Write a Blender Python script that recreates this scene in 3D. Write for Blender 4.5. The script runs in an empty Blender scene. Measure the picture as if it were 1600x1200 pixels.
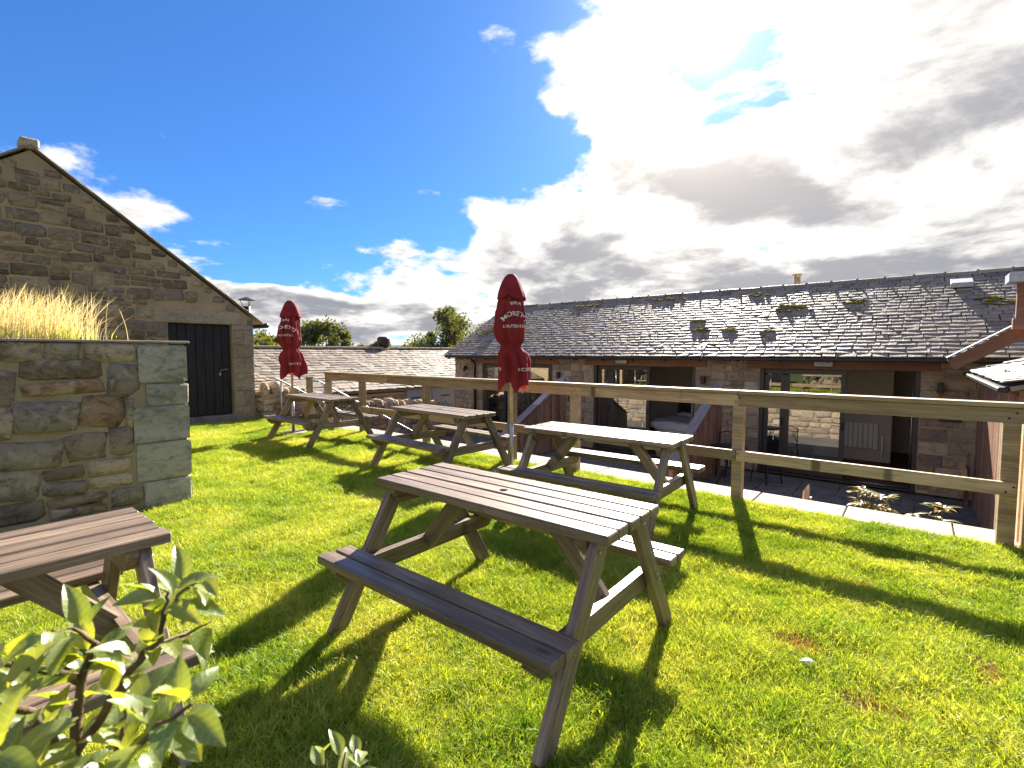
import bpy, bmesh, math, random
import numpy as np
from mathutils import Matrix, Vector, noise as mnoise
R = math.radians
scene = bpy.context.scene
COL = scene.collection
# World axes: X runs along the fence and the long barn (to the right), Y runs from the lawn towards the barn.
# ---------------------------------------------------------------- camera
cam_d = bpy.data.cameras.new('camera'); cam = bpy.data.objects.new('camera', cam_d); COL.objects.link(cam)
cam.location = (0, 0, 1.4635)
cam.rotation_euler = (R(90) - 0.0626, 0, 0.687)
cam_d.sensor_width = 36; cam_d.lens = 773 / 1600 * 36
cam_d.clip_start = 0.05; cam_d.clip_end = 20000
cam_d.dof.use_dof = True; cam_d.dof.focus_distance = 4.5; cam_d.dof.aperture_fstop = 5.6
scene.camera = cam
# ---------------------------------------------------------------- sun, sky, exposure
SUN = Vector((-0.275, 0.814, 0.511)).normalized()
EL = math.asin(SUN.z); AZ = math.atan2(SUN.x, SUN.y)
sd = bpy.data.lights.new('sun', 'SUN'); so = bpy.data.objects.new('sun', sd); COL.objects.link(so)
sd.energy = 5.0; sd.angle = R(0.6); sd.color = (1.0, 0.92, 0.79)
so.rotation_euler = (-SUN).to_track_quat('-Z', 'Y').to_euler(); so.location = (0, 0, 30)
scene.view_settings.view_transform = 'Standard'; scene.view_settings.look = 'None'
scene.view_settings.exposure = 2.0; scene.view_settings.gamma = 1
scene.view_settings.use_curve_mapping = False

class NT:
    """tiny helper to write node trees"""
    def __init__(s, tree): s.t = tree; s.n = tree.nodes; s.l = tree.links
    def add(s, typ, ins=None, **kw):
        nd = s.n.new(typ)
        for k, v in kw.items(): setattr(nd, k, v)
        for k, v in (ins or {}).items():
            sock = nd.inputs[k]
            if isinstance(v, bpy.types.NodeSocket): s.l.new(v, sock)
            else: sock.default_value = v
        return nd
    def math(s, op, a, b=0.0, c=0.0, clamp=False):
        nd = s.add('ShaderNodeMath', {0: a, 1: b, 2: c}, operation=op); nd.use_clamp = clamp; return nd.outputs[0]
    def vm(s, op, a, b=(0, 0, 0)):
        nd = s.add('ShaderNodeVectorMath', {0: a, 1: b}, operation=op); return nd.outputs['Value' if op == 'DOT_PRODUCT' else 'Vector']
    def noise(s, vec, scale, detail=4, rough=.55, dist=0):
        return s.add('ShaderNodeTexNoise', {'Vector': vec, 'Scale': scale, 'Detail': detail, 'Roughness': rough, 'Distortion': dist}).outputs['Fac']
    def ramp(s, fac, stops, interp='LINEAR'):
        nd = s.add('ShaderNodeValToRGB', {'Fac': fac}); cr = nd.color_ramp; cr.interpolation = interp
        while len(cr.elements) < len(stops): cr.elements.new(0.5)
        for e, (p, c) in zip(cr.elements, stops):
            e.position = p; e.color = (*c, 1) if len(c) == 3 else c
        return nd.outputs['Color']
    def mix(s, fac, a, b, mode='MIX'):
        nd = s.add('ShaderNodeMix', data_type='RGBA', blend_type=mode)
        for k, v in ((0, fac), (6, a), (7, b)):
            if isinstance(v, bpy.types.NodeSocket): s.l.new(v, nd.inputs[k])
            else: nd.inputs[k].default_value = v if k == 0 else ((*v, 1) if len(v) == 3 else v)
        return nd.outputs[2]
    def sstep(s, x, a, b):
        nd = s.add('ShaderNodeMapRange', {'Value': x, 'From Min': a, 'From Max': b}, interpolation_type='SMOOTHSTEP'); return nd.outputs[0]

# world: Nishita sky with a layer of broken cumulus projected on a plane overhead
w = bpy.data.worlds.new('World'); scene.world = w; w.use_nodes = True
n = NT(w.node_tree); n.n.clear()
sky = n.add('ShaderNodeTexSky'); sky.sky_type = 'NISHITA'; sky.sun_disc = False
sky.sun_elevation = EL; sky.sun_rotation = AZ; sky.altitude = 200; sky.air_density = 1.0; sky.dust_density = 0.3; sky.ozone_density = 2.5
d = n.add('ShaderNodeTexCoord').outputs['Generated']
sep = n.add('ShaderNodeSeparateXYZ', {0: d})
zz = n.math('MAXIMUM', sep.outputs[2], 0.0)
den = n.math('ADD', zz, 0.24)
px = n.math('DIVIDE', sep.outputs[0], den); py = n.math('DIVIDE', sep.outputs[1], den)
P = n.add('ShaderNodeCombineXYZ', {0: px, 1: py, 2: n.math('MULTIPLY', zz, 1.5)}).outputs[0]
n1 = n.noise(n.vm('ADD', P, (2.1, 0.4, 0.0)), 1.55, 12, 0.57, 0.25)
n2 = n.noise(n.vm('ADD', P, (4.3, 1.9, 0.0)), 0.42, 2, 0.5)
# a wide clear gap in the cloud field left of the sun, a heavier bank on the sun's side
clear = n.sstep(n.vm('DOT_PRODUCT', d, tuple(Vector((-0.98, 0.22, 0.50)).normalized())), 0.66, 0.92)
bank = n.sstep(n.vm('DOT_PRODUCT', d, tuple(Vector((-0.44, 0.96, 0.38)).normalized())), 0.72, 0.95)
low = n.sstep(zz, 0.30, 0.08)
cov = n.math('SUBTRACT', n.math('MULTIPLY', low, 0.135), n.math('MULTIPLY', n.math('MULTIPLY', clear, n.math('SUBTRACT', 1.0, n.math('MULTIPLY', low, .75))), 0.15))
cov = n.math('ADD', cov, n.math('MULTIPLY', bank, 0.105))
dens = n.math('ADD', n.math('ADD', n1, n.math('MULTIPLY', n.math('SUBTRACT', n2, .5), 0.45)), cov)
mask = n.sstep(dens, 0.50, 0.575)
thick = n.sstep(n.math('ADD', dens, n.math('MULTIPLY', n.math('SUBTRACT', n.noise(n.vm('ADD', P, (1.7, 5.2, 0.0)), 2.3, 7, .6), .5), .55)), 0.55, 0.75)
cosg = n.math('MAXIMUM', n.vm('DOT_PRODUCT', d, tuple(SUN)), 0.0)
ccol = n.mix(thick, (3.1, 3.0, 2.85), (0.95, 0.98, 1.10))
skyc = n.mix(1.0, n.mix(0.25, sky.outputs[0], (1.2, 2.4, 5.2)), (0.145, 0.28, 0.44), 'MULTIPLY')
base = n.mix(mask, skyc, ccol)
g1 = n.math('MULTIPLY', n.math('POWER', cosg, 14.0), 1.0)
g2 = n.math('MULTIPLY', n.math('POWER', cosg, 110.0), 7.0)
g3 = n.math('MULTIPLY', n.math('POWER', cosg, 2500.0), 80.0)
glow = n.math('ADD', n.math('MULTIPLY', n.math('ADD', g1, g2), n.math('ADD', n.math('MULTIPLY', mask, .8), .2)), g3)
gl = n.mix(1.0, (1.0, 0.86, 0.68), n.add('ShaderNodeCombineColor', {0: glow, 1: glow, 2: glow}).outputs[0], 'MULTIPLY')
tot = n.mix(1.0, base, gl, 'ADD')
bg = n.add('ShaderNodeBackground', {'Color': tot, 'Strength': 0.10})
out = n.add('ShaderNodeOutputWorld', {'Surface': bg.outputs[0]})
scene.cycles.max_bounces = 8; scene.cycles.transparent_max_bounces = 8; scene.cycles.caustics_reflective = False; scene.cycles.caustics_refractive = False
scene.cycles.sample_clamp_indirect = 6
scene.cycles.use_denoising = True

# ---------------------------------------------------------------- materials
MATS = {}
def material(name, fn):
    m = bpy.data.materials.new(name); m.use_nodes = True
    t = NT(m.node_tree); t.n.clear()
    sh = fn(t)
    t.add('ShaderNodeOutputMaterial', {'Surface': sh})
    MATS[name] = m
    return m
def bsdf(t, col, rough=.7, spec=.3, bump=None, bs=.3, bd=.01, metal=0.0, **kw):
    ins = {'Base Color': col if isinstance(col, bpy.types.NodeSocket) else (*col, 1), 'Roughness': rough, 'Specular IOR Level': spec, 'Metallic': metal}
    ins.update(kw)
    if bump is not None:
        ins['Normal'] = t.add('ShaderNodeBump', {'Height': bump, 'Strength': bs, 'Distance': bd}).outputs[0]
    return t.add('ShaderNodeBsdfPrincipled', ins).outputs[0]
def ocoord(t): return t.add('ShaderNodeTexCoord').outputs['Object']
def gpos(t): return t.add('ShaderNodeNewGeometry').outputs['Position']
def orand(t): return t.add('ShaderNodeObjectInfo').outputs['Random']
def tint(t):
    a = t.add('ShaderNodeAttribute', attribute_name='tint').outputs['Fac']
    return t.math('FRACT', t.math('ADD', a, orand(t)))
def stretched(t, sc, off=True):
    v = t.vm('MULTIPLY', ocoord(t), sc)
    if off:
        r = orand(t); c = t.add('ShaderNodeCombineXYZ', {0: t.math('MULTIPLY', r, 37.0), 1: t.math('MULTIPLY', r, 91.0), 2: t.math('MULTIPLY', r, 13.0)}).outputs[0]
        v = t.vm('ADD', v, c)
    return v
def wood(cols, rough=.6, spec=.3, knots=True, gr=1.0):
    def fn(t):
        v = stretched(t, (1.3, 34, 34)); g = t.noise(v, 1.6 * gr, 6, .65, .6)
        v2 = stretched(t, (0.8, 5, 5)); b = t.noise(v2, 1.5, 3, .5, .8)
        fg = t.noise(stretched(t, (5, 170, 170)), 1.5, 4, .7)
        c = t.ramp(t.math('ADD', t.math('MULTIPLY', fg, .3), t.math('ADD', t.math('MULTIPLY', g, .45), t.math('MULTIPLY', b, .25))), [(.36, cols[0]), (.5, cols[1]), (.63, cols[2])])
        rr = t.math('ADD', t.math('MULTIPLY', orand(t), .7), .65)
        c = t.mix(1.0, c, t.add('ShaderNodeCombineColor', {0: rr, 1: rr, 2: rr}).outputs[0], 'MULTIPLY')
        if knots:
            vk = stretched(t, (3.4, 8, .4)); k = t.add('ShaderNodeTexVoronoi', {'Vector': vk, 'Scale': 1.0}).outputs['Distance']
            kk = t.sstep(k, 0.17, 0.07); c = t.mix(t.math('MULTIPLY', kk, .75), c, tuple(x * .25 for x in cols[0]))
        stain = t.sstep(t.noise(stretched(t, (2.5, 7, 7)), 1.0, 4), .56, .72)
        c = t.mix(t.math('MULTIPLY', stain, .35), c, tuple(x * .4 for x in cols[0]))
        return bsdf(t, c, rough, spec, t.math('ADD', g, t.math('MULTIPLY', fg, .5)), .5, .004)
    return fn
material('table_wood', wood([(.068, .045, .030), (.18, .128, .088), (.33, .25, .18)], .42, .45))
material('fence_wood', wood([(.19, .125, .068), (.35, .245, .145), (.48, .36, .23)], .6, .3))
material('pale_wood', wood([(.30, .22, .13), (.45, .35, .22), (.58, .47, .32)], .6, .3))
material('slat_wood', wood([(.14, .065, .038), (.29, .155, .095), (.42, .26, .17)], .6, .3))
material('beam_wood', wood([(.14, .06, .034), (.22, .105, .06), (.30, .16, .095)], .6, .3))
material('capping_wood', wood([(.18, .14, .13), (.28, .23, .22), (.38, .32, .30)], .6, .3))
material('black_paint', lambda t: bsdf(t, t.ramp(t.noise(stretched(t, (30, 30, 1.2)), 1.5, 5), [(.3, (.006, .006, .007)), (.7, (.02, .02, .022))]), .55, .3, t.noise(stretched(t, (30, 30, 1.2)), 1.5, 5), .3, .004))
def stone(stops, dark=.35, blot=.65, pale=.5):
    def fn(t):
        v = gpos(t); T = tint(t)
        c = t.ramp(T, stops)
        a = t.noise(t.vm('MULTIPLY', v, (1, 1, 1.7)), 9, 9, .68, .6); b = t.noise(v, 45, 6, .7)
        c = t.mix(t.math('MULTIPLY', t.sstep(a, .46, .66), blot), c, (.055, .045, .038))
        c = t.mix(t.math('MULTIPLY', t.sstep(t.noise(v, 6.0, 6, .6, 1.0), .54, .66), pale), c, (.50, .45, .36))
        big = t.sstep(t.noise(v, 1.1, 5, .6), .42, .66)
        c = t.mix(t.math('MULTIPLY', big, dark), c, (.03, .025, .02))
        hh = t.math('ADD', t.math('MULTIPLY', a, 1.0), t.math('MULTIPLY', b, .5))
        return bsdf(t, c, .9, .15, hh, 1.0, .045)
    return fn
material('rubble', stone([(0, (.20, .145, .095)), (.2, (.50, .37, .24)), (.4, (.32, .26, .20)), (.55, (.60, .46, .30)), (.7, (.36, .28, .20)), (.85, (.54, .29, .15)), (1, (.66, .55, .39))], .6, .6, .65))
material('gable_stone', stone([(0, (.17, .12, .08)), (.25, (.30, .22, .145)), (.5, (.24, .195, .15)), (.75, (.38, .275, .165)), (1, (.48, .365, .235))], .15, .5, .4))
material('dressed', stone([(0, (.36, .28, .20)), (.35, (.46, .37, .27)), (.7, (.24, .20, .17)), (.85, (.40, .30, .22)), (1, (.56, .48, .37))], .22, .38, .35))
material('pale_block', stone([(0, (.50, .44, .33)), (.5, (.62, .55, .43)), (1, (.44, .39, .31))], .5, .45, .3))
def mortar_fn(t):
    v = gpos(t); a = t.noise(v, 40, 6, .7); b = t.noise(v, 2.0, 4)
    return bsdf(t, t.ramp(t.math('ADD', t.math('MULTIPLY', a, .4), t.math('MULTIPLY', b, .6)), [(.35, (.25, .185, .112)), (.65, (.41, .315, .20))]), .95, .1, a, .6, .01)
material('mortar', mortar_fn)
def slate_fn(t):
    T = tint(t); v = gpos(t); a = t.noise(v, 14, 6, .65, .5); li = t.noise(v, 5, 5, .6, .6)
    c = t.ramp(T, [(0, (.125, .10, .082)), (.3, (.20, .165, .135)), (.6, (.265, .215, .17)), (.85, (.17, .145, .125)), (1, (.32, .265, .205))])
    c = t.mix(t.math('MULTIPLY', t.sstep(a, .55, .75), .6), c, (.30, .28, .24))
    c = t.mix(t.math('MULTIPLY', t.sstep(li, .60, .75), .5), c, (.10, .10, .03))
    return bsdf(t, c, t.math('ADD', .42, t.math('MULTIPLY', a, .3)), .28, a, .8, .012)
material('slate', slate_fn)
material('moss', lambda t: bsdf(t, t.ramp(t.noise(gpos(t), 30, 5), [(.3, (.13, .12, .015)), (.7, (.42, .34, .04))]), .95, .1, t.noise(gpos(t), 90, 4), 1.0, .02))
def lawn_fn(t):
    v = gpos(t); a = t.noise(v, 1.3, 5, .6); f = t.noise(v, 60, 4, .7)
    c = t.ramp(t.math('ADD', t.math('MULTIPLY', a, .5), t.math('MULTIPLY', f, .5)), [(.3, (.05, .06, .008)), (.5, (.11, .13, .02)), (.7, (.20, .19, .05))])
    return bsdf(t, c, .95, .1, f, 1.0, .02)
material('lawn_soil', lawn_fn)
def blade_mat(stops, trans=.5):
    def fn(t):
        v = gpos(t)
        a = t.noise(v, 1.1, 5, .6, .3); r = orand(t); f = t.noise(v, 23, 3, .6)
        k = t.math('ADD', t.math('ADD', t.math('MULTIPLY', a, .75), t.math('MULTIPLY', r, .16)), t.math('MULTIPLY', t.math('SUBTRACT', f, .5), .35))
        c = t.ramp(k, stops)
        d1 = t.add('ShaderNodeBsdfDiffuse', {'Color': c}).outputs[0]
        d2 = t.add('ShaderNodeBsdfTranslucent', {'Color': t.mix(1.0, c, (1.25, 1.15, .5), 'MULTIPLY')}).outputs[0]
        m = t.add('ShaderNodeMixShader', {0: trans, 1: d1, 2: d2}).outputs[0]
        gls = t.add('ShaderNodeBsdfGlossy', {'Color': (1, 1, 1, 1), 'Roughness': .45}).outputs[0]
        return t.add('ShaderNodeMixShader', {0: .018, 1: m, 2: gls}).outputs[0]
    return fn
material('grass_blade', blade_mat([(.28, (.14, .26, .02)), (.42, (.31, .41, .04)), (.56, (.50, .53, .09)), (.72, (.68, .62, .28))]))
material('straw', blade_mat([(.2, (.58, .47, .31)), (.5, (.74, .64, .47)), (.8, (.86, .79, .64))], .4))
material('long_blade', blade_mat([(.25, (.09, .20, .01)), (.45, (.17, .31, .015)), (.7, (.32, .42, .04))]))
material('dead_grass', blade_mat([(.2, (.30, .17, .06)), (.8, (.48, .30, .13))], .3))
def leaf_mat(c0, c1, trans=.4, gl=.12, veins=False):
    def fn(t):
        r = orand(t); f = t.noise(gpos(t), 18, 3)
        c = t.mix(t.math('ADD', t.math('MULTIPLY', r, .7), t.math('MULTIPLY', f, .3)), c0, c1)
        nr = {}
        if veins:
            sp = t.add('ShaderNodeSeparateXYZ', {0: ocoord(t)}); ay = t.math('ABSOLUTE', sp.outputs[1])
            wv = t.math('SINE', t.math('MULTIPLY', t.math('SUBTRACT', sp.outputs[0], t.math('MULTIPLY', ay, .8)), 800.0))
            vein = t.math('MAXIMUM', t.sstep(wv, .75, 1.0), t.sstep(ay, .0012, .0004))
            c = t.mix(t.math('MULTIPLY', vein, .25), c, (.42, .44, .16))
            sp2 = t.sstep(t.noise(gpos(t), 55, 3), .66, .72); c = t.mix(t.math('MULTIPLY', sp2, .6), c, (.16, .09, .02))
            nr = {'Normal': t.add('ShaderNodeBump', {'Height': t.math('ADD', vein, t.math('MULTIPLY', t.noise(gpos(t), 120, 3), 1.5)), 'Strength': .25, 'Distance': .0006}).outputs[0]}
        d1 = t.add('ShaderNodeBsdfDiffuse', {'Color': c, **nr}).outputs[0]
        d2 = t.add('ShaderNodeBsdfTranslucent', {'Color': t.mix(1.0, c, (1.9, 1.6, .5), 'MULTIPLY')}).outputs[0]
        m = t.add('ShaderNodeMixShader', {0: trans, 1: d1, 2: d2}).outputs[0]
        gls = t.add('ShaderNodeBsdfGlossy', {'Color': (1, 1, 1, 1), 'Roughness': .42, **nr}).outputs[0]
        return t.add('ShaderNodeMixShader', {0: gl, 1: m, 2: gls}).outputs[0]
    return fn
material('shrub_leaf', leaf_mat((.10, .17, .02), (.27, .31, .06), .55, .06, True))
material('bush_leaf', leaf_mat((.10, .10, .02), (.24, .21, .06), .4, .05))
material('tree_leaf_a', leaf_mat((.045, .065, .02), (.10, .12, .035), .35, .06))
material('tree_leaf_b', leaf_mat((.07, .09, .015), (.16, .16, .03), .35, .06))
material('bark', lambda t: bsdf(t, t.ramp(t.noise(gpos(t), 25, 5), [(.3, (.07, .045, .03)), (.7, (.19, .13, .09))]), .9, .2, t.noise(gpos(t), 60, 4), .6, .01))
material('flag', lambda t: bsdf(t, t.mix(t.math('MULTIPLY', orand(t), .5), t.ramp(t.noise(gpos(t), 7, 6, .65), [(.3, (.27, .22, .18)), (.7, (.40, .345, .29))]), (.26, .23, .21)), .8, .2, t.noise(gpos(t), 30, 5), .4, .006))
material('patio_stone', lambda t: bsdf(t, t.ramp(t.noise(gpos(t), 5, 6, .65), [(.3, (.10, .09, .085)), (.7, (.22, .20, .18))]), .8, .2, t.noise(gpos(t), 30, 5), .4, .006))
material('frame_grey', lambda t: bsdf(t, (.035, .030, .032), .45, .4))
material('black_metal', lambda t: bsdf(t, (.012, .012, .013), .45, .4))
material('steel', lambda t: bsdf(t, (.40, .40, .41), .38, .5, metal=.85))
material('lead', lambda t: bsdf(t, t.ramp(t.noise(gpos(t), 12, 4), [(.3, (.30, .32, .36)), (.7, (.46, .48, .52))]), .45, .4))
material('white_paint', lambda t: bsdf(t, (.75, .74, .72), .5, .3))
material('plaster', lambda t: bsdf(t, (.55, .50, .45), .9, .1))
material('dark_floor', lambda t: bsdf(t, (.07, .04, .025), .5, .4))
material('duvet', lambda t: bsdf(t, (.78, .77, .82), .8, .1, t.noise(gpos(t), 5, 3), .8, .05))
material('dark_cloth', lambda t: bsdf(t, (.05, .045, .06), .9, .1))
material('blue_paint', lambda t: bsdf(t, t.ramp(t.noise(gpos(t), 9, 4), [(.3, (.20, .22, .29)), (.7, (.27, .29, .36))]), .6, .3))
material('buff_pot', lambda t: bsdf(t, t.ramp(t.noise(gpos(t), 9, 4), [(.3, (.40, .28, .13)), (.7, (.55, .40, .2))]), .8, .2))
def canvas_fn(t):
    v = gpos(t); a = t.noise(v, 6, 4)
    c = t.ramp(a, [(.3, (.15, .014, .018)), (.7, (.25, .028, .032))])
    d1 = bsdf(t, c, .8, .2, t.noise(v, 300, 2), .2, .002)
    d2 = t.add('ShaderNodeBsdfTranslucent', {'Color': (.55, .02, .025, 1)}).outputs[0]
    return t.add('ShaderNodeMixShader', {0: .13, 1: d1, 2: d2}).outputs[0]
material('red_canvas', canvas_fn)
material('print_white', lambda t: bsdf(t, (.72, .66, .62), .8, .2))
material('hole_shade_black', lambda t: bsdf(t, (.008, .008, .008), .9, .1))  # painted dark of the parasol hole in the table tops
def glass_fn(t):
    lw = t.add('ShaderNodeFresnel', {'IOR': 1.5}).outputs[0]
    f = t.math('ADD', t.math('MULTIPLY', lw, 1.6), .10, clamp=True)
    tr = t.add('ShaderNodeBsdfTransparent', {'Color': (.80, .83, .82, 1)}).outputs[0]
    g = t.add('ShaderNodeBsdfGlossy', {'Color': (1, 1, 1, 1), 'Roughness': .01}).outputs[0]
    return t.add('ShaderNodeMixShader', {0: f, 1: tr, 2: g}).outputs[0]
material('glass', glass_fn)
def far_ground(t):
    a = t.noise(gpos(t), .02, 5); b = t.noise(gpos(t), .8, 4)
    return bsdf(t, t.ramp(t.math('ADD', t.math('MULTIPLY', a, .6), t.math('MULTIPLY', b, .4)), [(.3, (.05, .075, .02)), (.7, (.12, .13, .04))]), .95, .1)
material('field', far_ground)
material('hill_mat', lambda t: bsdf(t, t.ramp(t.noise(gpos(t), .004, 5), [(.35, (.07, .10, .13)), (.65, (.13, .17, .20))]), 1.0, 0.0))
material('yard', lambda t: bsdf(t, t.ramp(t.noise(gpos(t), 3, 6), [(.3, (.10, .09, .08)), (.7, (.19, .17, .15))]), .9, .2, t.noise(gpos(t), 60, 4), .5, .01))
material('feather', lambda t: bsdf(t, (.8, .8, .78), .8, .1))

# ---------------------------------------------------------------- object helpers
WM = {}
def link(o, parent=None, M=None):
    COL.objects.link(o)
    M = M if M is not None else Matrix.Identity(4)
    if parent is not None:
        o.parent = parent; o.matrix_parent_inverse = WM[parent].inverted()
    o.matrix_basis = M; WM[o] = M.copy()
    return o
def thing(name, label, cat, loc=(0, 0, 0), rz=0, group=None):
    o = bpy.data.objects.new(name, None); o.empty_display_size = .2
    link(o, None, Matrix.Translation(loc) @ Matrix.Rotation(rz, 4, 'Z'))
    o['label'] = label; o['category'] = cat
    if group: o['group'] = group
    return o
def tag(o, label=None, cat=None, group=None, kind=None):
    for k, v in (('label', label), ('category', cat), ('group', group), ('kind', kind)):
        if v: o[k] = v
    return o
def mesh_obj(name, verts, faces, mat, parent=None, M=None, smooth=False):
    me = bpy.data.meshes.new(name); me.from_pydata([tuple(v) for v in verts], [], faces); me.update()
    if mat: me.materials.append(MATS[mat])
    if smooth: me.polygons.foreach_set('use_smooth', [True] * len(me.polygons))
    return link(bpy.data.objects.new(name, me), parent, M)
BOXC = {}
def box_mesh(sx, sy, sz, mat, bev=0.0):
    key = (round(sx, 4), round(sy, 4), round(sz, 4), mat, bev)
    if key in BOXC: return BOXC[key]
    bm = bmesh.new(); bmesh.ops.create_cube(bm, size=1)
    for v in bm.verts: v.co = Vector((v.co.x * sx, v.co.y * sy, v.co.z * sz))
    if bev > 0: bmesh.ops.bevel(bm, geom=bm.edges[:], offset=bev, segments=1, affect='EDGES')
    me = bpy.data.meshes.new('box'); bm.to_mesh(me); bm.free(); me.materials.append(MATS[mat])
    BOXC[key] = me; return me
def box(name, c, s, mat, parent=None, bev=0.0, M=None, base=None):
    """box of size s centred at c (in the frame given by base, default world)"""
    T = Matrix.Translation(c)
    if M is not None: T = T @ M
    if base is not None: T = base @ T
    return link(bpy.data.objects.new(name, box_mesh(*s, mat, bev)), parent, T)
def beam(name, p0, p1, wy, tz, mat, parent=None, bev=.004, up=(0, 0, 1), base=None):
    """bar from p0 to p1, local X along it, wy wide, tz deep (tz along 'up')"""
    p0 = Vector(p0); p1 = Vector(p1); x = (p1 - p0); L = x.length; x.normalize()
    u = Vector(up); y = u.cross(x).normalized(); z = x.cross(y)
    M = Matrix((x, y, z)).transposed().to_4x4(); M.translation = (p0 + p1) / 2
    if base is not None: M = base @ M
    return link(bpy.data.objects.new(name, box_mesh(L, wy, tz, mat, bev)), parent, M)
def tube_geo(pts, rad, seg=8, caps=True):
    V = []; F = []
    pts = [Vector(p) for p in pts]
    rad = rad if isinstance(rad, (list, tuple)) else [rad] * len(pts)
    for i, p in enumerate(pts):
        t = (pts[min(i + 1, len(pts) - 1)] - pts[max(i - 1, 0)]).normalized()
        a = t.orthogonal().normalized(); b = t.cross(a)
        if abs(t.z) > .5: a = (Vector((1, 0, 0)) - t * t.x).normalized(); b = t.cross(a)
        for k in range(seg):
            an = 2 * math.pi * k / seg; V.append(p + (a * math.cos(an) + b * math.sin(an)) * rad[i])
    for i in range(len(pts) - 1):
        for k in range(seg):
            F.append((i * seg + k, i * seg + (k + 1) % seg, (i + 1) * seg + (k + 1) % seg, (i + 1) * seg + k))
    if caps: F.append(tuple(range(seg))[::-1]); F.append(tuple(range((len(pts) - 1) * seg, len(pts) * seg)))
    return V, F
def tube(name, pts, rad, mat, parent=None, seg=8, M=None):
    V, F = tube_geo(pts, rad, seg); return mesh_obj(name, V, F, mat, parent, M, True)
def set_tint(me, val):
    a = me.attributes.new('tint', 'FLOAT', 'POINT'); a.data.foreach_set('value', [val] * len(me.vertices) if not hasattr(val, '__len__') else val)

# ---------------------------------------------------------------- masonry
def stone_geo(wd, h, depth, bulge, rng, crisp=False):
    """irregular stone: outline in x/z, front towards -y. 40 triangles"""
    a, b = wd / 2, h / 2; m = min(a, b); pull = (.03, .10) if crisp else (.06, .48)
    pts = []
    for sx, sz in ((-1, -1), (1, -1), (1, 1), (-1, 1)):
        k1 = rng.uniform(*pull) * m; k2 = rng.uniform(*pull) * m
        c1 = (sx * a, sz * (b - k1)); c2 = (sx * (a - k2 * 1.6), sz * b)
        pts += [c1, c2] if sx * sz > 0 else [c2, c1]
    j = .03 if crisp else .17
    pts = [(x + rng.uniform(-j, j) * m, z + rng.uniform(-j, j) * m) for x, z in pts]
    V = [(x, depth, z) for x, z in pts] + [(x, 0, z) for x, z in pts]
    s = .93 if crisp else .80
    ox, oz = rng.uniform(-.16, .16) * a, rng.uniform(-.16, .16) * b
    V += [(x * s + ox, -bulge * rng.uniform(.3, 1.25), z * s + oz) for x, z in pts]
    V.append((ox, -bulge * 1.1, oz))
    F = []
    for k in range(8):
        q = (k + 1) % 8
        F += [(k, q, 8 + q, 8 + k), (8 + k, 8 + q, 16 + q, 16 + k), (16 + k, 16 + q, 24)]
    return V, F
def courses(u0, u1, z0, z1, rng, hs=(.09, .22), ws=(.16, .42), inside=None, gap=.016):
    out = []; z = z0
    while z < z1 - .04:
        h = min(rng.uniform(*hs), z1 - z)
        if z1 - z - h < .06: h = z1 - z
        u = u0 - rng.uniform(0, .1)
        while u < u1 - .03:
            wd = rng.uniform(*ws) * (0.7 + h / hs[1] * .5)
            if u1 - u - wd < .09: wd = u1 - u
            uu = max(u, u0)
            cells = [(uu, z, u + wd - uu, h)]
            if h > .15 and rng.random() < .30:
                f = rng.uniform(.4, .6); cells = [(uu, z, u + wd - uu, h * f), (uu, z + h * f, u + wd - uu, h * (1 - f))]
            for (a, b, c, e) in cells:
                if c < .05: continue
                wob = .025 * math.sin(a * 2.3 + z0) + .02 * math.sin((a + b) * 5.1)
                if inside is None or inside(a + c / 2, b + e / 2, c, e): out.append((a + c / 2, b + e / 2 + (wob if z0 + .1 < b < z1 - .3 else 0), c - gap, e - gap))
            u += wd
        z += h
    return out
def lay(cells, origin, rz, parent, mat, rng, depth=.06, bulge=.025, crisp=False, name='stone', limit=300, joinname='small_stones'):
    """cells (u, z, w, h) on a wall through origin; each stone its own object, past the limit one joined part"""
    B = Matrix.Translation(origin) @ Matrix.Rotation(rz, 4, 'Z')
    camp = Vector(cam.location)
    order = sorted(cells, key=lambda c: -(c[2] * c[3]) / ((B @ Vector((c[0], 0, c[1])) - camp).length ** 2))
    JV, JF, JT = [], [], []
    for i, (u, z, wd, h) in enumerate(order):
        V, F = stone_geo(wd, h, depth, bulge * rng.uniform(.5, 1.3), rng, crisp)
        if i < limit:
            rot = Matrix.Rotation(rng.uniform(-.07, .07) * (0 if crisp else 1), 4, 'Y')
            o = mesh_obj(name, V, F, mat, parent, B @ Matrix.Translation((u, 0, z)) @ rot, not crisp)
            set_tint(o.data, rng.random())
        else:
            k = len(JV); JV += [(x + u, y, zz + z) for x, y, zz in V]; JF += [tuple(q + k for q in f) for f in F]; JT += [rng.random()] * len(V)
    if JV:
        o = mesh_obj(joinname, JV, JF, mat, parent, B, not crisp); set_tint(o.data, JT); o['kind'] = 'stuff'

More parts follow.
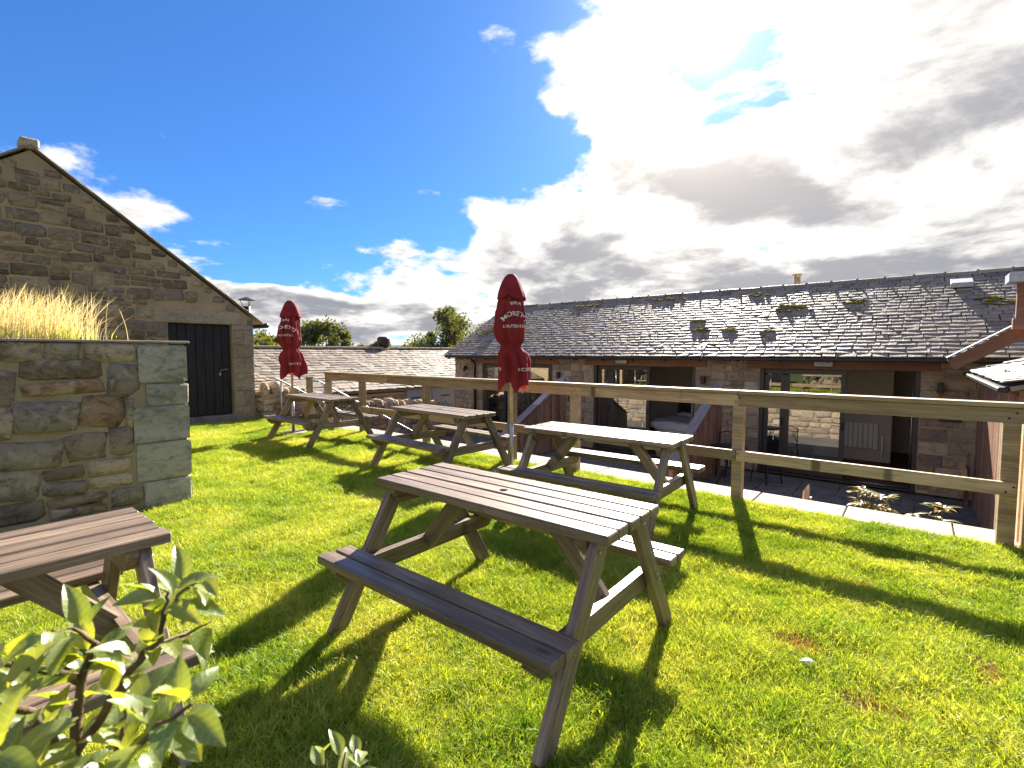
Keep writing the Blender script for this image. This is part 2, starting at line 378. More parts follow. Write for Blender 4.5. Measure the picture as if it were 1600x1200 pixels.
# ---------------------------------------------------------------- ground and setting
LAWN_N = 5.16
def sheet(name, x0, x1, y0, y1, z, mat, nx=1, ny=1, jit=0):
    V = []; F = []
    for j in range(ny + 1):
        for i in range(nx + 1):
            x = x0 + (x1 - x0) * i / nx; y = y0 + (y1 - y0) * j / ny
            V.append((x, y, z + (jit * mnoise.noise((x * .9, y * .9, 3)) if jit else 0)))
    for j in range(ny):
        for i in range(nx):
            a = j * (nx + 1) + i; F.append((a, a + 1, a + nx + 2, a + nx + 1))
    o = mesh_obj(name, V, F, mat, None, None, True); o['kind'] = 'structure'; return o
lawn = sheet('lawn', -11.25, 6.0, -6.0, LAWN_N, 0.0, 'lawn_soil', 70, 50, .02)
sheet('ground', -6000, 6000, -3000, 9000, -1.75, 'field')
sheet('courtyard', -30, 14, 5.5, 20, -1.60, 'yard')
# terrace body under the lawn: the retaining wall that faces the barn
rng = random.Random(4)
rw = box('retaining_wall', (-2.5, 5.44, -.86), (17.4, .36, 1.60), 'mortar'); rw['kind'] = 'structure'
lay(courses(-6.0, 11.0, -1.1, -.07, rng, (.12, .24), (.25, .6)), (0, 5.64, 0), math.pi, rw, 'dressed', rng, .03, .02, limit=0, joinname='wall_stones')
# patio in front of the barn
pat = box('patio', (-2.5, 8.6, -1.33), (19.0, 5.9, .5), 'patio_stone'); pat['kind'] = 'structure'
u = -9.5
for r_ in range(3):
    u = -9.4 + .3 * r_
    while u < 3.2:
        wd = rng.uniform(.6, .95)
        box('paving_slab', (u + wd / 2, 9.55 + r_ * .62, -1.07), (wd - .015, .605, .03), 'patio_stone', pat, .004); u += wd
# coping flags along the lawn edge
cop = thing('coping_strip', 'pale stone coping flags along the lawn edge under the timber fence', 'coping', (-3, 5.4, -.03))
u = -8.8
while u < 1.3:
    wd = rng.uniform(.75, 1.05)
    box('flagstone', (u + wd / 2, 5.41, -.025 + rng.uniform(-.003, .003)), (wd - .012, .46, .05), 'flag', cop, .006); u += wd

# ---------------------------------------------------------------- grass
def tuft_mesh(name, rng, nb, spread, hmin, hmax, wid, lean, mat, seg=3):
    V = []; F = []
    for b in range(nb):
        r_ = spread * math.sqrt(rng.random()); a = rng.uniform(0, 6.283); x, y = r_ * math.cos(a), r_ * math.sin(a)
        h = rng.uniform(hmin, hmax); yaw = rng.uniform(0, 6.283); ln = rng.uniform(.1, lean) * h; la = rng.uniform(0, 6.283)
        wx, wy = math.cos(yaw) * wid / 2, math.sin(yaw) * wid / 2
        k = len(V)
        for s in range(seg):
            t = s / seg; ox, oy = math.cos(la) * ln * t * t, math.sin(la) * ln * t * t; ww = 1 - .55 * t
            V += [(x + ox - wx * ww, y + oy - wy * ww, h * t * (1 - .15 * t)), (x + ox + wx * ww, y + oy + wy * ww, h * t * (1 - .15 * t))]
        V.append((x + math.cos(la) * ln, y + math.sin(la) * ln, h * .85))
        for s in range(seg - 1): F.append((k + 2 * s, k + 2 * s + 1, k + 2 * s + 3, k + 2 * s + 2))
        F.append((k + 2 * seg - 2, k + 2 * seg - 1, k + 2 * seg))
    me = bpy.data.meshes.new(name); me.from_pydata(V, [], F); me.materials.append(MATS[mat]); me.update()
    return bpy.data.objects.new(name, me)
def scatter(name, base_obj_verts, faces, protos, density, smin, smax, seed, label):
    me = bpy.data.meshes.new(name); me.from_pydata(base_obj_verts, [], faces); me.update()
    o = bpy.data.objects.new(name, me); link(o)
    tag(o, label, 'grass', kind='stuff')
    g = bpy.data.node_groups.new(name, 'GeometryNodeTree'); t = NT(g)
    g.interface.new_socket('Geometry', in_out='INPUT', socket_type='NodeSocketGeometry')
    g.interface.new_socket('Geometry', in_out='OUTPUT', socket_type='NodeSocketGeometry')
    gi = t.add('NodeGroupInput'); go = t.add('NodeGroupOutput')
    dp = t.add('GeometryNodeDistributePointsOnFaces', {'Mesh': gi.outputs[0], 'Density': density, 'Seed': seed})
    j = t.add('GeometryNodeJoinGeometry')
    for p in protos:
        oi = t.add('GeometryNodeObjectInfo', {'Object': p}); oi.inputs['As Instance'].default_value = True
        t.l.new(oi.outputs['Geometry'], j.inputs[0])
    rv = t.add('FunctionNodeRandomValue', {'Seed': seed + 1}, data_type='FLOAT_VECTOR')
    rv.inputs[0].default_value = (-.12, -.12, 0); rv.inputs[1].default_value = (.12, .12, 6.283)
    rs = t.add('FunctionNodeRandomValue', {'Seed': seed + 2}, data_type='FLOAT'); rs.inputs[2].default_value = smin; rs.inputs[3].default_value = smax
    # taller and shorter drifts
    nz = t.add('ShaderNodeTexNoise', {'Scale': 4.5, 'Detail': 3.0}); ps = t.add('GeometryNodeInputPosition'); t.l.new(ps.outputs[0], nz.inputs['Vector'])
    sc = t.math('MULTIPLY', rs.outputs[1], t.math('MAXIMUM', t.math('ADD', t.math('MULTIPLY', nz.outputs[0], 2.6), -.30), .3))
    ip = t.add('GeometryNodeInstanceOnPoints', {'Points': dp.outputs[0], 'Instance': j.outputs[0], 'Rotation': rv.outputs[0], 'Scale': sc})
    ip.inputs['Pick Instance'].default_value = True
    t.l.new(ip.outputs[0], go.inputs[0])
    md = o.modifiers.new('grass', 'NODES'); md.node_group = g
    return o
rg = random.Random(11)
tufts = [tuft_mesh('tuft', rg, 34, .055, .014, .046, .0032, 1.2, 'grass_blade') for _ in range(5)]
def lz(x, y): return .02 * mnoise.noise((x * .9, y * .9, 3))
def grid_area(x0, x1, y0, y1, step, keep):
    V = []; F = []; idx = {}
    def vid(i, j):
        if (i, j) not in idx:
            x, y = x0 + i * step, y0 + j * step; idx[(i, j)] = len(V); V.append((x, min(y, LAWN_N), lz(x, min(y, LAWN_N))))
        return idx[(i, j)]
    for i in range(int((x1 - x0) / step)):
        for j in range(int(math.ceil((y1 - y0) / step))):
            if keep(x0 + (i + .5) * step, y0 + (j + .5) * step): F.append((vid(i, j), vid(i + 1, j), vid(i + 1, j + 1), vid(i, j + 1)))
    return V, F
DEAD = [(-.41, 2.76, .13, .09), (-.10, 2.45, .13, .08), (.295, 3.06, .07, .12), (-.2, 3.75, .09, .05), (-1.9, .95, .07, .06)]
CY, SY = math.cos(.687), math.sin(.687)
def inview(x, y, m=.4):
    dep = -SY * x + CY * y; lat = CY * x + SY * y
    return dep > .5 and abs(lat) < dep * 1.06 + m
def dead(x, y): return any(((x - a) / (c * 1.1)) ** 2 + ((y - b) / (e * 1.1)) ** 2 < 1 for a, b, c, e in DEAD)
def on_lawn(x, y): return x > -11.2 and not (x < -5.5 and y < 1.75)
V, F = grid_area(-11.25, 6, -6, 5.2, .1, lambda x, y: inview(x, y) and on_lawn(x, y) and not dead(x, y) and math.hypot(x, y) < 5.2)
scatter('lawn_grass', V, F, tufts, 1500, .65, 1.35, 1, 'short yellow green lawn grass around the picnic tables')
V, F = grid_area(-11.25, 6, -6, 5.2, .1, lambda x, y: inview(x, y) and on_lawn(x, y) and not dead(x, y) and math.hypot(x, y) >= 5.2)
scatter('lawn_grass', V, F, tufts, 750, .9, 1.6, 5, 'short lawn grass further off towards the gabled stone barn')
lt = [tuft_mesh('long_tuft', rg, 22, .05, .035, .085, .0036, 1.1, 'long_blade') for _ in range(3)]
V, F = grid_area(-11.25, 6, -6, 5.2, .1, lambda x, y: inview(x, y) and on_lawn(x, y) and not dead(x, y) and (mnoise.noise((x * 1.7, y * 1.7, 9)) > .22 or (x < -5.1 and x > -5.5 and y < 1.8) or (x < -10.9)))
scatter('long_grass', V, F, lt, 90, .6, 1.1, 14, 'longer darker green grass tufts scattered over the lawn and along the wall foot')
dt = [tuft_mesh('dead_tuft', rg, 16, .05, .010, .030, .004, 1.5, 'dead_grass') for _ in range(2)]
V, F = grid_area(-11.25, 6, -6, 5.2, .02, lambda x, y: inview(x, y) and dead(x, y))
scatter('dead_grass', V, F, dt, 1300, .7, 1.2, 9, 'brown dead patches in the lawn near the fence')

# ---------------------------------------------------------------- picnic tables
def make_table(label):
    t = thing('picnic_table', label, 'picnic table', group='wooden picnic tables on the lawn')
    rg = random.Random(2)
    Lt, wt, Ht, bw, th = .7334, .2594, .75, .0934, .042
    for i in range(5):
        v = -wt + bw / 2 + i * (bw + .0130)
        box('top_board', (rg.uniform(-.004, .004), v, Ht - th / 2 + rg.uniform(-.0015, .0015)), (2 * Lt, bw, th), 'table_wood', t, .005)
    for s in (-1, 1):
        for k in range(2):
            v = s * (.4393 + bw / 2 + k * (bw + .0110))
            box('seat_board', (rg.uniform(-.004, .004), v, .4183 - th / 2 + rg.uniform(-.001, .001)), (1.452, bw - .003, th), 'table_wood', t, .005)
    for su in (-1, 1):
        ul = su * .655; ui = su * (.655 - .0455)
        for s in (-1, 1):
            lg = beam('leg', (ul, s * .585, 0.0), (ul, s * .165, Ht - th - .002), .044, .092, 'table_wood', t, .004, up=(0, s * .88, .5))
            for zz, vv in ((.66, .215), (.36, .385), (.325, .405)):
                b = tube('bolt', [(ul + su * .0215, s * vv, zz), (ul + su * .028, s * vv, zz)], .0085, 'steel', t, 6)
        # bearer under the seats and bearer under the top, ends cut on the slant
        for nm, hv, zc, hh in (('seat_bearer', .615, .328, .092), ('top_bearer', .245, .664, .086)):
            h2 = hh / 2; e = .065 if nm == 'seat_bearer' else .05
            prof = [(-hv, h2), (hv, h2), (hv, h2 * .4), (hv - e, -h2), (-hv + e, -h2), (-hv, h2 * .4)]
            Vv = [(v, -.022, z) for v, z in prof] + [(v, .022, z) for v, z in prof]
            Ff = [tuple(range(6)), tuple(range(11, 5, -1))] + [(k, k + 6, (k + 1) % 6 + 6, (k + 1) % 6) for k in range(6)]
            M = Matrix.Translation((ui, 0, zc)) @ Matrix.Rotation(R(90), 4, 'Z')
            mesh_obj(nm, Vv, Ff, 'table_wood', t, M)
        beam('brace', (su * .585, 0, .335), (su * .27, 0, Ht - th - .004), .044, .088, 'table_wood', t, .004, up=(su, 0, .9))
    hole_disc = tube('hole_shade_disc', [(0, .0, Ht - .002), (0, .0, Ht + .0025)], .021, 'hole_shade_black', t, 12)  # solid black disc on the top; its colour stands in for a hole's shade
    return t
def copy_thing(src, loc, rz, label):
    r = src.copy(); COL.objects.link(r); r['label'] = label
    M = Matrix.Translation(loc) @ Matrix.Rotation(rz, 4, 'Z'); r.matrix_basis = M; WM[r] = M
    def rec(a, b):
        for ch in a.children:
            c = ch.copy(); COL.objects.link(c); c.parent = b; WM[c] = M @ WM[a].inverted() @ WM[ch] if a is src else WM[ch]
            rec(ch, c)
    rec(src, r)
    return r
t1 = make_table('weathered picnic table standing alone in the middle of the lawn with both benches in view')
for loc, rz, lab in (((-2.20, 4.0, 0), .03, 'picnic table by the fence in front of the open bedroom door'),
                     ((-4.67, 4.26, 0), -.055, 'picnic table by the fence between the two closed red parasols'),
                     ((-7.70, 4.34, 0), -.017, 'picnic table beside the steps, nearest the gabled barn with the black door'),
                     ((-2.533, -.104, 0), 1.574, 'picnic table beside the low wall with tall dry grass, behind the leafy branch')):
    copy_thing(t1, loc, rz, lab)
M1 = Matrix.Translation((-1.644, 1.936, 0)) @ Matrix.Rotation(.015, 4, 'Z'); t1.matrix_basis = M1

# ---------------------------------------------------------------- fence
fen = thing('timber_fence', 'brown timber post and rail fence along the lawn edge above the patio', 'fence', (-4, 5.22, 0))
FY = 5.215
posts = [.56, -1.355, -3.26, -4.27, -6.05, -7.8, -8.94]
for x in posts: box('post', (x, FY, .49), (.098, .098, 1.12), 'fence_wood', fen, .005, M=None)
seg = [1.02, -1.355, -4.27, -7.0, -8.99]
for a, b in zip(seg, seg[1:]):
    beam('top_rail', (b + .003, FY - .03, 1.0), (a - .003, FY - .03, 1.0), .045, .115, 'fence_wood', fen, .004)
    beam('capping_rail', (b + .002, FY - .01, 1.078), (a - .002, FY - .01, 1.078), .14, .034, 'fence_wood', fen, .004)
for a, b in ((.60, -1.355), (-1.355, -4.27), (-4.27, -7.8)):
    beam('middle_rail', (b + .003, FY - .074, .455), (a - .003, FY - .074, .455), .042, .10, 'fence_wood', fen, .004)
for x in posts:
    for z, yy in ((1.02, FY - .0535), (.98, FY - .0535), (.475, FY - .0960), (.435, FY - .0960)):
        if z < .6 and x < -7.9: continue
        tube('bolt', [(x + .02 * (1 if z in (1.02, .475) else -1), yy, z), (x + .02 * (1 if z in (1.02, .475) else -1), yy - .004, z)], .007, 'black_metal', fen, 6)
# close-boarded side fence at the lawn's right end
cb = thing('board_fence', 'pale close boarded fence panel at the end of the post and rail fence', 'fence', (.66, 5.8, -1))
for k in range(17): box('board', (.655 + .012 * (k % 2), 5.02 + k * .105, -.06), (.022, .112, 2.06), 'pale_wood', cb, .003)
for z in (-.5, .6): box('rail', (.695, 5.85, z), (.05, 1.75, .09), 'pale_wood', cb, .004)

# ---------------------------------------------------------------- parasols
def make_parasol(label, seed, loc, rz, face=0.0):
    t = thing('parasol', label, 'parasol', (0, 0, 0), 0, 'closed red parasols')
    rg = random.Random(seed); ph = rg.uniform(0, 6)
    prof = [(2.405, .012), (2.40, .045), (2.36, .085), (2.28, .125), (2.20, .160), (2.145, .172), (2.135, .140), (2.10, .138), (1.95, .158), (1.80, .172), (1.70, .168), (1.62, .150), (1.57, .125), (1.54, .118), (1.51, .128), (1.46, .158), (1.38, .168), (1.28, .160), (1.18, .155), (1.08, .158)]
    def rad(z):
        for (z0, r0), (z1, r1) in zip(prof, prof[1:]):
            if z <= z0 and z >= z1: return r0 + (r1 - r0) * (z0 - z) / max(z0 - z1, 1e-6)
        return prof[-1][1]
    def sway(z): return (.022 * math.sin(z * 5.3 + ph) * (2.4 - z), .022 * math.sin(z * 4.1 + 2 * ph) * (2.4 - z))
    def surf(th, z):
        r = rad(z)
        tw = th + .5 * math.sin(z * 2.1 + ph) * .4
        if z > 2.14:
            f = abs(math.cos(2 * tw + ph)) - .6; amp = .22 * min(1, (2.405 - z) * 6)
        else:
            f = .55 * (abs(math.cos(3.5 * tw + ph + .25 * math.sin(z * 6))) * 2 - 1.2) + .45 * math.cos(8 * tw - ph + .6 * math.sin(z * 4)) + .25 * math.cos(13 * tw + z * 3)
            amp = .24 if z < 2.0 else .16
        if 1.49 < z < 1.58: amp = .12
        r *= 1 + amp * f + .16 * mnoise.noise((math.cos(th) * 1.3 + seed, math.sin(th) * 1.3, z * 3.2)) + .09 * mnoise.noise((math.cos(th) * 4 + seed, math.sin(th) * 4, z * 9)) * (1 if z < 2.1 else .3)
        if z < 1.5: r *= 1 + (.26 * math.sin(2 * th + ph * 2) + .18 * math.sin(5 * th + ph + z * 3)) * min(1, (1.5 - z) * 5)
        return r
    NS = 72; zs = []
    for (z0, _), (z1, _) in zip(prof, prof[1:]):
        for k in range(3): zs.append(z0 + (z1 - z0) * k / 3)
    zs.append(prof[-1][0]); V = []; F = []
    for i, z in enumerate(zs):
        for k in range(NS):
            th = 2 * math.pi * k / NS; r = surf(th, z); dz = 0
            if i == len(zs) - 1: dz = .06 * math.sin(3 * th + ph) + .035 * math.sin(7 * th)
            if 2.13 < z < 2.30: dz = -.05 * abs(math.cos(2 * th + ph)) * min(1, (2.30 - z) * 8)
            V.append((r * math.cos(th) + sway(z)[0], r * math.sin(th) + sway(z)[1], z + dz))
    for i in range(len(zs) - 1):
        for k in range(NS): F.append((i * NS + k, (i + 1) * NS + k, (i + 1) * NS + (k + 1) % NS, i * NS + (k + 1) % NS))
    F.append(tuple(range(NS)))
    can = mesh_obj('canopy', V, F, 'red_canvas', t, None, True)
    # tie strap
    Vs = []; Fs = []
    for zz in (1.555, 1.525):
        for k in range(NS): th = 2 * math.pi * k / NS; r = surf(th, zz) * .6 + .052; Vs.append((r * math.cos(th) + sway(zz)[0], r * math.sin(th) + sway(zz)[1], zz + .02 * math.sin(th + ph)))
    for k in range(NS): Fs.append((k, NS + k, NS + (k + 1) % NS, (k + 1) % NS))
    mesh_obj('tie_strap', Vs, Fs, 'red_canvas', can, None, True)
    # printed lettering laid on the cloth
    def text(body, size, th0, z0, arc=0.0, dirn=1):
        cu = bpy.data.curves.new('lettering', 'FONT'); cu.body = body; cu.size = size; cu.align_x = 'CENTER'; cu.resolution_u = 3; cu.offset = size * .012
        ob = bpy.data.objects.new('lettering', cu); COL.objects.link(ob)
        dg = bpy.context.evaluated_depsgraph_get(); me = bpy.data.meshes.new_from_object(ob.evaluated_get(dg))
        bpy.data.objects.remove(ob); bpy.data.curves.remove(cu)
        bm = bmesh.new(); bm.from_mesh(me); bmesh.ops.triangulate(bm, faces=bm.faces[:]); bmesh.ops.subdivide_edges(bm, edges=bm.edges[:], cuts=1)
        for v in bm.verts:
            x, y = v.co.x, v.co.y
            if arc: an = x / arc; x, y = math.sin(an) * (arc + y), (math.cos(an) * (arc + y) - arc)
            z = z0 + y; th = th0 + x / .17
            r = max(surf(th + q, z + e) for q in (-.03, 0, .03) for e in (-.006, 0, .006)) + .003
            v.co = Vector((r * math.cos(th) + sway(z)[0], r * math.sin(th) + sway(z)[1], z))
        bm.to_mesh(me); bm.free(); me.materials.clear(); me.materials.append(MATS['print_white'])
        link(bpy.data.objects.new('lettering', me), can)
    for q in range(2):
        th0 = face + q * math.pi
        text('BIRRA', .050, th0, 2.035, .16); text('MORETTI', .080, th0, 1.90, .19); text("L'AUTENTICA", .048, th0, 1.76)
        text('MORETTI', .055, th0 + .5, 1.25)
    tube('pole', [(0, 0, .42), (0, 0, 2.38)], .021, 'pale_wood', t, 12)
    tube('base_tube', [(0, 0, .03), (0, 0, .62)], .026, 'steel', t, 12)
    V, F = tube_geo([(0, 0, .002), (0, 0, .03), (0, 0, .042)], [.25, .25, .225], 32); mesh_obj('base_plate', V, F, 'flag', t)
    M = Matrix.Translation(loc) @ Matrix.Rotation(rz, 4, 'Z'); t.matrix_basis = M; WM[t] = M
    return t
make_parasol('closed red parasol standing between two picnic tables in front of the long slate roof', 3, (-3.80, 4.62, 0), .35, -.85)
make_parasol('closed red parasol beside the steps, near the barn with the black door', 8, (-8.75, 4.39, 0), 1.3, -2.3)

# ---------------------------------------------------------------- slate roofs
def slates(parent, x0, x1, eave, ridge, rng, gauge=.143, ws=(.18, .34), limit=300, along='x', thick=.022, name='slate', jname='slate_courses'):
    """eave, ridge: (horizontal, z) pairs; the courses run along world x (or y)"""
    ey, ez = eave; ry, rz_ = ridge; L = math.hypot(ry - ey, rz_ - ez); ux, uz = (ry - ey) / L, (rz_ - ez) / L
    rows = int(L / gauge); cells = []
    for r_ in range(rows):
        s = r_ * gauge; u = x0 - rng.uniform(0, .2); g = 1 - .25 * r_ / rows
        while u < x1:
            wd = rng.uniform(*ws) * g; a = max(u, x0); b = min(u + wd, x1)
            if b - a > .04: cells.append(((a + b) / 2, s, b - a))
            u += wd
    protos = {}
    camp = Vector(cam.location)
    def geo(wd, th, rg):
        l = gauge * 1.75; e = lambda q: rg.uniform(-q, q); a = wd / 2 - .004
        V = [(-a + e(.004), -.012 + e(.012), 0), (a + e(.004), -.012 + e(.012), 0), (a, l, -.004), (-a, l, -.004)]
        V = V + [(x, y, z + th) for x, y, z in V]; V.append((e(.3) * a, -.016 + e(.012), th * .5))
        V[4] = (V[4][0] + .006, V[4][1] + .006, V[4][2]); V[5] = (V[5][0] - .006, V[5][1] + .006, V[5][2])
        F = [(3, 2, 1, 0), (4, 5, 6, 7), (1, 2, 6, 5), (2, 3, 7, 6), (3, 0, 4, 7), (0, 1, 8), (1, 5, 8), (5, 4, 8), (4, 0, 8)]
        return V, F
    def frame(u, s):
        h = ey + ux * s; z = ez + uz * s
        if along == 'x': X = Vector((1, 0, 0)); Y = Vector((0, ux, uz))
        else: X = Vector((0, 1 if ux < 0 else -1, 0)); Y = Vector((ux, 0, uz))
        Z = X.cross(Y); pos = Vector((u, h, z)) if along == 'x' else Vector((h, u, z))
        M = Matrix((X, Y, Z)).transposed().to_4x4(); M.translation = pos + Z * .030; return M
    order = sorted(cells, key=lambda c: (frame(c[0], c[1]).translation - camp).length + (0 if inview(*frame(c[0], c[1]).translation[:2], m=0) else 1000))
    JV, JF, JT = [], [], []
    for i, (u, s, wd) in enumerate(order):
        M = frame(u, s) @ Matrix.Rotation(rng.gauss(0, .018), 4, 'Z') @ Matrix.Rotation(-.075 + rng.gauss(0, .03), 4, 'X') @ Matrix.Rotation(rng.gauss(0, .022), 4, 'Y')
        if i < limit:
            key = (round(wd / .02), rng.randrange(2))
            if key not in protos:
                V, F = geo(key[0] * .02, thick, rng); me = bpy.data.meshes.new(name); me.from_pydata(V, [], F); me.materials.append(MATS['slate']); me.update(); set_tint(me, 0.0); protos[key] = me
            link(bpy.data.objects.new(name, protos[key]), parent, M)
        else:
            V, F = geo(wd, thick, rng); k = len(JV); JV += [M @ Vector(v) for v in V]; JF += [tuple(q + k for q in f) for f in F]; JT += [rng.random()] * len(V)
    if JV:
        o = mesh_obj(jname, JV, JF, 'slate', parent); set_tint(o.data, JT); o['kind'] = 'stuff'

# ---------------------------------------------------------------- long converted barn
rng = random.Random(21)
FN = 11.35; GZ = -1.05
barn = thing('converted_barn', 'long low stone barn with slate roof and three glazed doorways', 'barn', (-4, 13, GZ))
X0, X1 = -11.74, 4.2
doors = [(-2.57, .05), (-6.56, -3.92), (-10.53, -7.88)]
HEAD = 1.14; EAVE = (11.08, 1.36); RIDGE = (14.22, 3.12)
wl = [(X0, -10.53), (-7.88, -6.56), (-3.92, -2.57), (.05, X1)]
for a, b in wl: box('wall', ((a + b) / 2, FN + .25, (GZ + 1.34) / 2), (b - a, .42, 1.34 - GZ), 'mortar', barn)
for a, b in doors: box('wall', ((a + b) / 2, FN + .28, (HEAD + .05 + 1.34) / 2), (b - a - .004, .34, 1.34 - HEAD - .05), 'mortar', barn)
box('wall', (X0 + .2, 14.2, 0.1), (.4, 5.2, 2.3), 'mortar', barn); box('wall', ((X0 + X1) / 2, 17.1, .1), (X1 - X0, .4, 2.3), 'plaster', barn)
def gable_tri(name, x, parent, th, y0, y1, ym, z0, z1, mat):
    V = [(x, y0, z0), (x, y1, z0), (x, ym, z1), (x + th, y0, z0), (x + th, y1, z0), (x + th, ym, z1)]
    return mesh_obj(name, V, [(0, 1, 2), (5, 4, 3), (0, 3, 4, 1), (1, 4, 5, 2), (2, 5, 3, 0)], mat, parent)
gable_tri('gable', X0 + .003, barn, .39, 11.3, 17.2, 14.22, 1.255, 2.93, 'mortar')
cells = []
for a, b in wl[:3]:
    # dressed jamb blocks beside the openings, rubble between
    z = GZ
    while z < 1.30:
        h = min(rng.uniform(.2, .34), 1.32 - z)
        jl = rng.uniform(.22, .42); jr = rng.uniform(.22, .42)
        mid = (b - a) - jl - jr
        cells.append((a + jl / 2, z + h / 2, jl - .02, h - .02)); cells.append((b - jr / 2, z + h / 2, jr - .02, h - .02))
        k = 1 if h < .24 else 2
        for q in range(k):
            uu = a + jl
            while uu < b - jr - .02:
                wd = min(rng.uniform(.15, .4), b - jr - uu)
                if b - jr - uu - wd < .08: wd = b - jr - uu
                cells.append((uu + wd / 2, z + h * (q + .5) / k, wd - .022, h / k - .022)); uu += wd
        z += h
cr = courses(.05, 1.0, GZ, 1.30, rng, (.14, .3), (.25, .5), None, .022)
lay(cells + cr, (0, FN + .022, 0), 0, barn, 'dressed', rng, .03, .018, True)
# lintel beam, gutter, fascia
for a, b in doors: beam('lintel_beam', (a - .25, FN + .055, 1.245), (b + .25, FN + .055, 1.245), .13, .20, 'beam_wood', barn, .004)
beam('gutter', (X0 - .1, 11.03, 1.335), (X1, 11.03, 1.335), .10, .055, 'black_metal', barn, .012)
k = X0
while k < X1: box('gutter_bracket', (k, 11.10, 1.29), (.02, .12, .03), 'black_metal', barn); k += .8
for x in (-10.75, .98): tube('downpipe', [(x, 11.05, 1.32), (x, 11.22, 1.18), (x, 11.27, 1.1), (x, 11.27, GZ)], .036, 'black_metal', barn, 8)
# roof
def slab(name, pts, th, mat, parent):
    V = [Vector(p) for p in pts]; nrm = (V[1] - V[0]).cross(V[2] - V[0]).normalized(); V2 = [v - nrm * th for v in V]; k = len(V)
    return mesh_obj(name, V + V2, [tuple(range(k)), tuple(range(2 * k - 1, k - 1, -1))] + [(i, i + k, (i + 1) % k + k, (i + 1) % k) for i in range(k)], mat, parent)
rf = slab('roof', [(X0 - .2, EAVE[0], EAVE[1]), (X1, EAVE[0], EAVE[1]), (X1, RIDGE[0], RIDGE[1]), (X0 - .2, RIDGE[0], RIDGE[1])], .05, 'slate', barn); set_tint(rf.data, .2)
rb = slab('rear_roof', [(X1, 17.36, EAVE[1]), (X0 - .2, 17.36, EAVE[1]), (X0 - .2, RIDGE[0] + .002, RIDGE[1]), (X1, RIDGE[0] + .002, RIDGE[1])], .05, 'slate', barn); set_tint(rb.data, .2)
slates(rf, X0 - .24, X1, EAVE, RIDGE, rng)
u = X0 - .25; i = 0
V, F = [], []
for k in range(7):
    an = math.pi * (k / 6); V += [(0, -.13 * math.cos(an), .085 * math.sin(an)), (.505, -.13 * math.cos(an), .085 * math.sin(an))]
for k in range(6): F.append((2 * k, 2 * k + 1, 2 * k + 3, 2 * k + 2))
rt = bpy.data.meshes.new('ridge_tile'); rt.from_pydata(V, [], F); rt.materials.append(MATS['slate']); set_tint(rt, .7)
while u < X1:
    link(bpy.data.objects.new('ridge_tile', rt), rf, Matrix.Translation((u, RIDGE[0], RIDGE[1] - .02 + rng.uniform(-.006, .006))) @ Matrix.Rotation(rng.uniform(-.01, .01), 4, 'Y'))
    box('ridge_joint', (u, RIDGE[0], RIDGE[1] + .035), (.05, .20, .09), 'mortar', rf, .02); u += .515
# moss cushions on the slates
def roof_pt(u, s): return Vector((u, EAVE[0] + (RIDGE[0] - EAVE[0]) * s, EAVE[1] + (RIDGE[1] - EAVE[1]) * s + .062))
def moss(u, s, sx, sy, seed):
    rg = random.Random(seed); V = []; F = []
    for k in range(10 + int(sx * 60)):
        c = roof_pt(u + rg.gauss(0, sx * .7), s + rg.gauss(0, sy * .5)); r_ = rg.uniform(.025, .06)
        b = len(V)
        for i in range(4):
            for j in range(8):
                la = i / 3 * 1.5; an = j * .785 + rg.uniform(-.2, .2); rr = r_ * rg.uniform(.8, 1.2)
                V.append((c.x + rr * 1.4 * math.cos(la) * math.cos(an), c.y + rr * math.cos(la) * math.sin(an), c.z + rr * .40 * math.sin(la) - .008))
        for i in range(3):
            for j in range(8): F.append((b + i * 8 + j, b + i * 8 + (j + 1) % 8, b + i * 8 + 8 + (j + 1) % 8, b + i * 8 + 8 + j))
    mesh_obj('moss', V, F, 'moss', rf, None, True)
for k, (u, s, a, b) in enumerate(((-2.35, .62, .32, .06), (-1.1, .66, .12, .03), (-3.2, .86, .12, .03), (-4.1, .35, .15, .03), (-3.4, .33, .1, .03), (1.35, .55, .22, .03), (1.0, .62, .14, .02), (-2.6, .30, .08, .02), (-4.3, .48, .12, .02), (-11.0, .55, .25, .1), (-11.3, .4, .2, .1), (-8.3, .88, .3, .02), (-5.6, .9, .3, .02))): moss(u, s, a, b, k)
# flue and roof vent
fl = tube('flue', [(-2.6, RIDGE[0] + 1.0, 2.5), (-2.6, RIDGE[0] + 1.0, 3.50)], .085, 'buff_pot', barn, 14)
tube('flue_cap', [(-2.6, RIDGE[0] + 1.0, 3.54), (-2.6, RIDGE[0] + 1.0, 3.57)], .12, 'buff_pot', fl, 14)
for a in (0, 2.1, 4.2): tube('cap_stay', [(-2.6 + .07 * math.cos(a), RIDGE[0] + 1.0 + .07 * math.sin(a), 3.48), (-2.6 + .07 * math.cos(a), RIDGE[0] + 1.0 + .07 * math.sin(a), 3.55)], .01, 'buff_pot', fl, 5)
p = roof_pt(.62, .80); box('roof_vent', (p.x, p.y, p.z + .05), (.34, .34, .10), 'lead', barn, .01, M=Matrix.Rotation(R(20), 4, 'X'))
ch = box('chimney', (-11.2, 13.2, 2.35), (.3, .3, .8), 'dressed', barn, .01); box('chimney_cap', (-11.2, 13.2, 2.78), (.38, .38, .07), 'black_metal', ch, .01)
